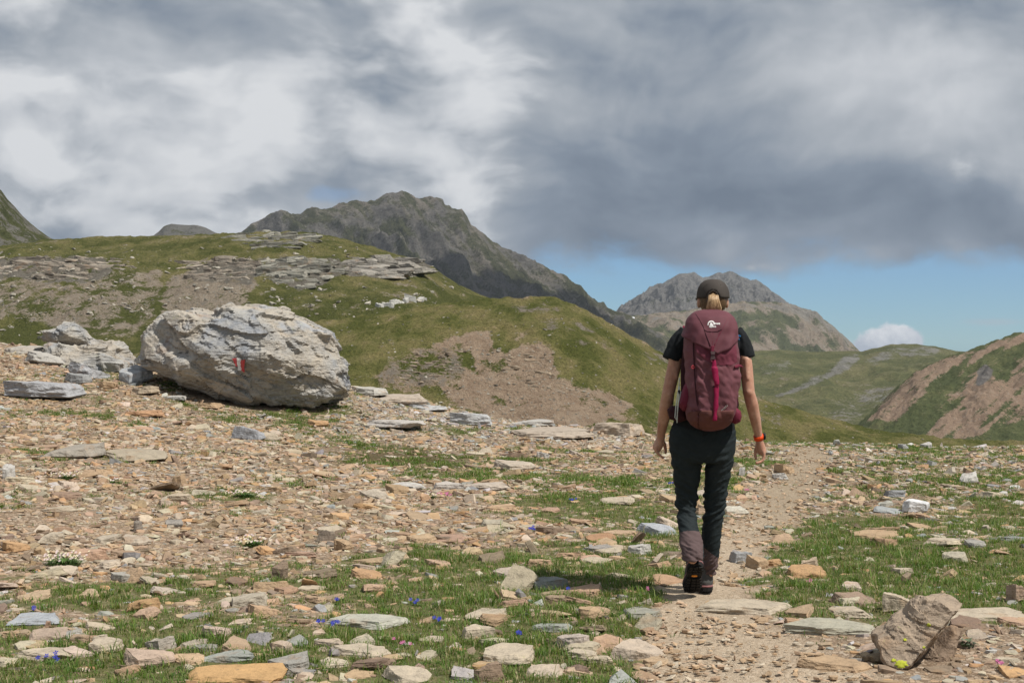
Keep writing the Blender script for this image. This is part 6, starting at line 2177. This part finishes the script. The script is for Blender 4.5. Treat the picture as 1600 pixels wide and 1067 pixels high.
def patch(poly, off, step=1.6, bv=None, edge=None):
    """a sheet of cloth lying on the pack inside a polygon"""
    P_ = np.array(poly, float)
    lo_, hi_ = P_.min(0), P_.max(0)
    nx = max(3, int((hi_[0] - lo_[0]) / step) + 1)
    ny = max(3, int((hi_[1] - lo_[1]) / step) + 1)
    vs, fs = [], []
    for j in range(ny):
        y_ = lo_[1] + (hi_[1] - lo_[1]) * (j / (ny - 1) * 0.998 + 0.001)
        xs = []
        for k in range(len(poly)):
            (x0, y0), (x1, y1) = poly[k], poly[(k + 1) % len(poly)]
            if (y0 > y_) != (y1 > y_):
                xs.append(x0 + (y_ - y0) / (y1 - y0) * (x1 - x0))
        xa, xb = min(xs), max(xs)
        for i in range(nx):
            t_ = i / (nx - 1)
            e_ = min(t_, 1 - t_, j / (ny - 1), 1 - j / (ny - 1))
            vs.append(conform(bv or BV_P, xa + (xb - xa) * t_, y_, off if e_ > 0.001 else off * 0.2))
    for j in range(ny - 1):
        for i in range(nx - 1):
            k = j * nx + i
            fs.append((k, k + nx, k + nx + 1, k + 1))
    return np.array(vs), np.array(fs)


def puff(poly, dy, thick, n=60, rows=10, power=0.55):
    P_ = np.array(poly, float)
    cen = P_.mean(0)
    cl = np.concatenate([P_, P_[:1]])
    cum = np.concatenate([[0], np.cumsum(np.linalg.norm(np.diff(cl, axis=0), axis=1))])
    s = np.linspace(0, cum[-1], n, endpoint=False)
    ring = np.stack([np.interp(s, cum, cl[:, 0]), np.interp(s, cum, cl[:, 1])], 1)
    rr = []
    for p in np.linspace(-math.pi / 2, math.pi / 2, rows + 2)[1:-1]:
        q = cen + (ring - cen) * math.cos(p) ** power
        rr.append(np.array([W(a_, b_, dy + math.sin(p) * thick) for a_, b_ in q]))
    return close_rows(rr, n)


# lid: a hood over the top with a V-shaped lower edge
nt, ns = 90, 26
lv = []
for i in range(nt):
    th = 2 * math.pi * i / nt
    ca, sa = math.cos(th), math.sin(th)
    e = 2 / 2.6
    ux, uy = math.copysign(abs(ca) ** e, ca), math.copysign(abs(sa) ** e, sa)
    front_ = max(0.0, -uy)
    low = 524 + 8 * front_ + 17.5 * max(0.0, 1 - abs(ux) * 1.05) * (1 if uy < 0 else 0) + (5 if ux > 0 else 0) * front_
    for j in range(ns):
        y_ = 484.6 + (low - 484.6) * (j / (ns - 1)) ** 1.25
        xl, xr, dp = [np.interp(y_ + 1.4, [r[0] for r in PR], [r[k] for r in PR]) for k in (1, 2, 3)]
        g_off = 0.006 + 0.006 * (j / (ns - 1)) ** 3
        fold_ = 0.0045 * math.sin((ux * 7 + y_ * 0.09) * 2.2) * (j / ns) + 0.006 * perlin(np.array([ux * 3.0]), np.array([y_ / 14 + uy]), 41)[0]
        mid_d = HD + PB - 0.5 * dp
        k = 1 + (g_off + fold_) / 0.13
        x = ((xl + xr) / 2 + ux * (xr - xl) / 2 * k - CX) / F * mid_d
        d_ = mid_d + uy * (0.5 * dp) * k
        lv.append((x, d_, CAMZ - (y_ - CY) / F * mid_d))
lv = np.array(lv)
lf = [(i * ns + j, ((i + 1) % nt) * ns + j, ((i + 1) % nt) * ns + j + 1, i * ns + j + 1) for i in range(nt) for j in range(ns - 1)]
top_c = len(lv)
lv = np.concatenate([lv, [lv[[i * ns for i in range(nt)]].mean(0) + np.array([0, 0, 0.004])]])
lid = ppart('lid', lv, [tuple(q) for q in lf], MAT_LID, solid=0.004)
capf = [(top_c, ((i + 1) % nt) * ns, i * ns, i * ns) for i in range(nt)]
ppart('lid_top', lv[[i * ns for i in range(nt)] + [top_c]], [(nt, (i + 1) % nt, i) for i in range(nt)], MAT_LID, lid)
BV_LID = BVHTree.FromPolygons([tuple(p) for p in lv], [tuple(q) for q in lf])

for nm, pts, r in (('seam', [(1087, 491), (1093, 500), (1099, 511), (1103, 525), (1109, 542)], 0.0022), ('seam', [(1138, 496), (1133, 506), (1128, 516), (1121, 530), (1116, 542)], 0.0014),
                   ('stitched_loop', [(1100, 515.5), (1105, 518.3), (1113, 519), (1121, 518.3), (1127, 515.5)], 0.0026), ('seam', [(1101, 518), (1105, 528), (1110, 541)], 0.0022), ('seam', [(1125.5, 518), (1121, 528), (1116, 540)], 0.0016),
                   ('seam', [(1113.5, 519), (1113.5, 529), (1113, 541)], 0.0013)):
    pp = []
    for (xa, ya), (xb, yb) in zip(pts[:-1], pts[1:]):
        for t_ in (0, 0.33, 0.66):
            pp.append(conform(BV_LID, xa + (xb - xa) * t_, ya + (yb - ya) * t_, 0.0012))
    pp.append(conform(BV_LID, *pts[-1], 0.0012))
    v, f = tube(pp, [r] * len(pp), 6)
    ppart(nm, v, f, MAT_SEAM if nm != 'seam' or r > 0.002 else MAT_CRIM, lid)

# printed emblem: an arch over a peak with two short words
LP = dict(bv=BV_LID, off=0.0035)
a1, b1 = ring_print(BV_LID, 1111.2, 507.2, 4.1, 5.7, -0.1, math.pi + 0.25, 0.0035, 30)
logo = ppart('emblem', a1, b1, MAT_LOGO, lid, label='white printed emblem of an arch over a peak with lettering')


def flat_print(poly, name='emblem_mark'):
    v, f = patch(poly, 0.0035, 0.6, BV_LID)
    ppart(name, v, f, MAT_LOGO, lid)


flat_print([(1107.6, 510.2), (1110.2, 503.6), (1111.6, 506.2), (1112.6, 504.8), (1115.4, 510.2)])


def word(text, px, py, height_px, bv, mat, parent, name, slant=0.0, rise=0.0):
    cu = bpy.data.curves.new(name, 'FONT')
    cu.body = text
    cu.size = 1.0
    cu.offset = 0.018
    ob = bpy.data.objects.new('tmp', cu)
    COL.objects.link(ob)
    em = bpy.data.meshes.new_from_object(ob.evaluated_get(bpy.context.evaluated_depsgraph_get()))
    bpy.data.objects.remove(ob)
    vs = []
    for q in em.vertices:
        x, y = q.co.x * height_px, q.co.y * height_px
        vs.append(conform(bv, px + x + y * slant, py - y - x * rise, 0.004))
    me = bpy.data.meshes.new(name)
    me.from_pydata([tuple(np.array(q) - PORG) for q in vs], [], [tuple(p.vertices) for p in em.polygons])
    bpy.data.meshes.remove(em)
    return link(name, me, mat, parent=parent)


word('lowe', 1114.2, 507.6, 5.4, BV_LID, MAT_LOGO, lid, 'lettering', 0.1)
word('alpine', 1107.8, 511.8, 4.6, BV_LID, MAT_LOGO, lid, 'lettering', 0.1)

# cloth panels
ppart('upper_panel', *patch([(1086, 531), (1112, 548), (1147, 530), (1151, 545), (1152, 566), (1140, 572), (1116, 570), (1098, 560), (1087, 548)], 0.0022), cloth('pack_upper', (0.145, 0.036, 0.054), 0.65, 700, 0.15), label='darker crimson panel under the lid')
ppart('bottom_panel', *patch([(1073.5, 645), (1082, 641), (1088, 649), (1097, 656), (1112, 660), (1128, 657.5), (1138, 650), (1146.5, 640), (1146, 650), (1143, 658), (1137, 663.5), (1128, 668.5), (1115, 671), (1102, 671), (1090, 668), (1080, 662), (1075, 655)], 0.005), MAT_BOTTOM, solid=0.003)
pp = [conform(BV_P, *q, 0.004) for q in ((1084, 640), (1089, 649.5), (1098, 656), (1112, 659.5), (1127, 657), (1137, 650), (1145.5, 640))]
ppart('pocket_hem', *tube(pp, [0.0032] * 7, 8), MAT_MAUVE)
pp = [conform(BV_P, *q, 0.002) for q in ((1083.5, 536), (1084, 560), (1085, 585), (1087, 610), (1089, 630), (1091, 645))]
ppart('side_seam', *tube(pp, [0.0024] * 6, 6), MAT_DARKM)
# crimson stretch pockets at the sides, hip belt wings
ppart('side_pocket', *puff([(1060, 634), (1063, 618), (1068, 603), (1077, 590), (1082, 597), (1086, 615), (1086, 636), (1078, 643), (1066, 642)], -0.20, 0.085), MAT_CRIM, label='crimson stretch pocket on the left side')
ppart('side_pocket', *puff([(1145, 600), (1152, 588), (1157.5, 592), (1157, 603), (1152.5, 614), (1152, 630), (1149, 643), (1142, 643), (1142, 620)], -0.20, 0.085), MAT_CRIM, label='crimson stretch pocket on the right side')
ppart('hip_belt_wing', *puff([(1144, 640), (1150, 636), (1157.5, 642), (1159, 650), (1157, 659), (1149, 663), (1143, 660)], -0.13, 0.06), MAT_CRIM)
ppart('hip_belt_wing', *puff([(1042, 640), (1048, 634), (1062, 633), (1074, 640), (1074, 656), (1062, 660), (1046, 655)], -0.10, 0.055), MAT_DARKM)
ppart('back_panel', *puff([(1068, 530), (1080, 515), (1140, 515), (1153, 530), (1154, 640), (1140, 660), (1080, 660), (1064, 640), (1063, 580)], -0.085, 0.035), MAT_DARKM)
# shoulder straps over the shoulders
for sx, c0 in ((-1, 1088), (1, 1134)):
    pp = [W(c0 - sx * 2, 520, -0.115), W(c0 + sx * 4, 507, -0.085), W(c0 + sx * 6, 502.5, -0.03), W(c0 + sx * 6, 505, 0.045), W(c0 + sx * 6, 530, 0.105), W(c0 + sx * 8, 570, 0.115), W(c0 + sx * 14, 610, 0.09), W(c0 + sx * 18, 632, 0.02), W(c0 + sx * 14, 645, -0.08)]
    ppart('shoulder_strap', *tube(pp, [0.014, 0.020, 0.022, 0.022, 0.022, 0.020, 0.012, 0.010, 0.010], 10, 0.5), MAT_DARKM)
ppart('load_strap', *tube([W(1068, 510.5, -0.06), W(1071, 514, -0.10), W(1075, 519, -0.14)], [0.006, 0.006, 0.005], 8), MAT_STRAP)


# centre strap with its buckle
def ribbon(pts, width, off, bv):
    vs, fs = [], []
    dense = []
    for (xa, ya), (xb, yb) in zip(pts[:-1], pts[1:]):
        for t_ in np.linspace(0, 1, 6)[:-1]:
            dense.append((xa + (xb - xa) * t_, ya + (yb - ya) * t_))
    dense.append(pts[-1])
    for x, y in dense:
        for k in (-1, 0, 1):
            vs.append(conform(bv, x + k * width / 2, y, off))
    # keep the webbing flat across
    V2 = np.array(vs).reshape(-1, 3, 3)
    V2[:, :, 1] = np.minimum(V2[:, :, 1].min(1, keepdims=True) + 0.001, V2[:, :, 1])
    for i in range(1, len(V2) - 1):
        V2[i, :, 1] = np.minimum(V2[i, :, 1], 0.5 * (V2[i - 1, :, 1] + V2[i + 1, :, 1]))
    yy_ = V2[:, :, 1].min(1)
    ymin = np.array([yy_[max(0, i - 4):i + 5].min() for i in range(len(yy_))])
    ymin = np.array([ymin[max(0, i - 3):i + 4].mean() for i in range(len(ymin))])
    V2[:, :, 1] = ymin[:, None]
    vs = V2.reshape(-1, 3)
    for i in range(len(dense) - 1):
        k = 3 * i
        fs += [(k, k + 3, k + 4, k + 1), (k + 1, k + 4, k + 5, k + 2)]
    return vs, np.array(fs)


strap = ppart('centre_strap', *ribbon([(1114.5, 562), (1115.5, 575), (1117.5, 590), (1119, 602), (1118, 615), (1117.5, 630), (1116.5, 645), (1116, 655)], 6.6, 0.010, BV_P), MAT_STRAP, solid=0.0025)
ppart('strap_end', *ribbon([(1115.8, 574), (1118.0, 588), (1120, 602)], 6.9, 0.0150, BV_P), MAT_STRAP, strap, solid=0.0025)
ppart('strap_slider', *tube([conform(BV_P, 1114.6, 604.5, 0.013), conform(BV_P, 1121.6, 603.5, 0.013)], [0.005, 0.005], 8, 0.5), MAT_DARKM, strap)
ppart('lid_tab', *ribbon([(1112.8, 541), (1113.2, 547), (1113.6, 552)], 6.0, 0.016, BV_P), MAT_CRIM, lid, solid=0.003)
bc = conform(BV_P, 1113.8, 556.5, 0.020)
bk = []
for y0, y1, w0, w1 in ((-0.024, -0.016, 0.0115, 0.0125), (-0.016, -0.004, 0.0125, 0.0095), (-0.004, 0.010, 0.0085, 0.0085), (0.010, 0.022, 0.0105, 0.0115)):
    rr = [np.array([[-w0, -0.004, y0], [w0, -0.004, y0], [w0, 0.004, y0], [-w0, 0.004, y0]]) + bc, np.array([[-w1, -0.005, y1], [w1, -0.005, y1], [w1, 0.005, y1], [-w1, 0.005, y1]]) + bc]
    bk.append(close_rows(rr, 4))
buckle = ppart('buckle', *join(bk), MAT_BUCKLE, smooth=False)
for zq in (-0.020, 0.004):
    v, f = tube([bc + np.array([-0.0085, -0.0065, zq]), bc + np.array([0.0085, -0.0065, zq])], [0.0022, 0.0022], 6)
    ppart('buckle_bar', v, f, MAT_SEAM, buckle)

# compression strap, zip pull, cords, small print
ppart('compression_strap', *tube([conform(BV_P, 1148, 573, 0.006), conform(BV_P, 1152, 572, 0.008), W(1157.5, 572, -0.22), W(1160, 573.5, -0.21)], [0.008, 0.009, 0.007, 0.004], 8, 0.5), MAT_CRIM)
ppart('compression_strap', *tube([W(1152.5, 578, -0.24), W(1154, 586, -0.24)], [0.0035, 0.003], 8), MAT_DARKM)
zc = conform(BV_P, 1083, 573, 0.010)
a = np.linspace(0, 2 * math.pi, 17)
ring = [zc + np.array([math.cos(q) * 0.0065, 0, math.sin(q) * 0.0075]) for q in a]
ppart('zip_pull', *tube(ring, [0.0024] * 17, 6, caps=False), simple('zip_pull_red', (0.50, 0.06, 0.075), 0.5, 0.1))
for pts in ([(1061.5, 590, -0.16), (1061, 602, -0.19), (1059, 615, -0.22), (1056, 635, -0.24), (1054.5, 652, -0.24), (1056.5, 656, -0.24), (1058, 650, -0.24), (1060, 630, -0.24), (1064, 612, -0.22)],
            [(1062, 604, -0.20), (1060.5, 620, -0.23), (1058.5, 640, -0.24), (1057.8, 660, -0.24)]):
    ppart('cord', *tube([W(*q) for q in pts], [0.0026] * len(pts), 6), MAT_CORD)
ppart('cord_lock', *tube([W(1061, 611, -0.215), W(1063, 617, -0.22)], [0.007, 0.007], 8), MAT_BLACK)
for k in range(6):
    x_, y_ = 1127.5 + k * 1.75, 642.5 - k * 1.55
    ppart('small_print', *tube([conform(BV_P, x_, y_, 0.003), conform(BV_P, x_ - 0.5, y_ - 2.4, 0.003)], [0.0011, 0.0011], 5), MAT_CORD)
# ---------------------------------------------------------------- air between here and the mountains
MAT_HAZE = bpy.data.materials.new('air')
MAT_HAZE.use_nodes = True
ht = NT(MAT_HAZE.node_tree)
pv = ht.n('ShaderNodeVolumePrincipled')
pv.inputs['Color'].default_value = (0.80, 0.88, 1.0, 1)
pv.inputs['Density'].default_value = 0.00007
pv.inputs['Anisotropy'].default_value = 0.2
ho = ht.n('ShaderNodeOutputMaterial')
MAT_HAZE.node_tree.links.new(pv.outputs[0], ho.inputs['Volume'])
bm = bmesh.new()
bmesh.ops.create_cube(bm, size=1.0)
me = bpy.data.meshes.new('haze')
bm.to_mesh(me)
bm.free()
hz = link('haze', me, MAT_HAZE, kind='stuff', label='thin blue mountain air over the whole landscape', cat='haze')
hz.scale = (7400, 4800, 460)
hz.location = (0, 2050, 110)


# a low cloud out of the picture on the right; its shadow lies on the foot of the great mountain
rs = np.random.default_rng(8)
cc_ = np.array([40.0, 1780.0, 52.0]) + np.array(to_sun) * (1150 / to_sun.z)
blobs = []
for k in range(70):
    a_, r_ = rs.random() * 6.283, math.sqrt(rs.random())
    sz = (22 + 34 * rs.random()) * (1.15 - 0.5 * r_)
    blobs.append(ellipsoid(np.array([math.cos(a_) * r_ * 170, math.sin(a_) * r_ * 95, rs.random() * 22]), (sz, sz, sz * 0.6), 18, 10))
v, nrm, q = skin(blobs, 7.0, 2)
v += nrm * (fbm(v[:, 0] / 22, (v[:, 1] + v[:, 2]) / 22, 4, 0.55, 77) * 6.0)[:, None]
MAT_CLOUD, t = new_mat('cloud_white')
t.out(t.ramp(t.noise(t.n('ShaderNodeTexCoord').outputs['Object'], 0.03, 4), [(0.3, (0.80, 0.80, 0.81)), (0.7, (0.88, 0.88, 0.88))]), 1.0, None, 0.0)
link('cloud', mesh_from('cloud', v, q), MAT_CLOUD, kind='structure', loc=cc_)
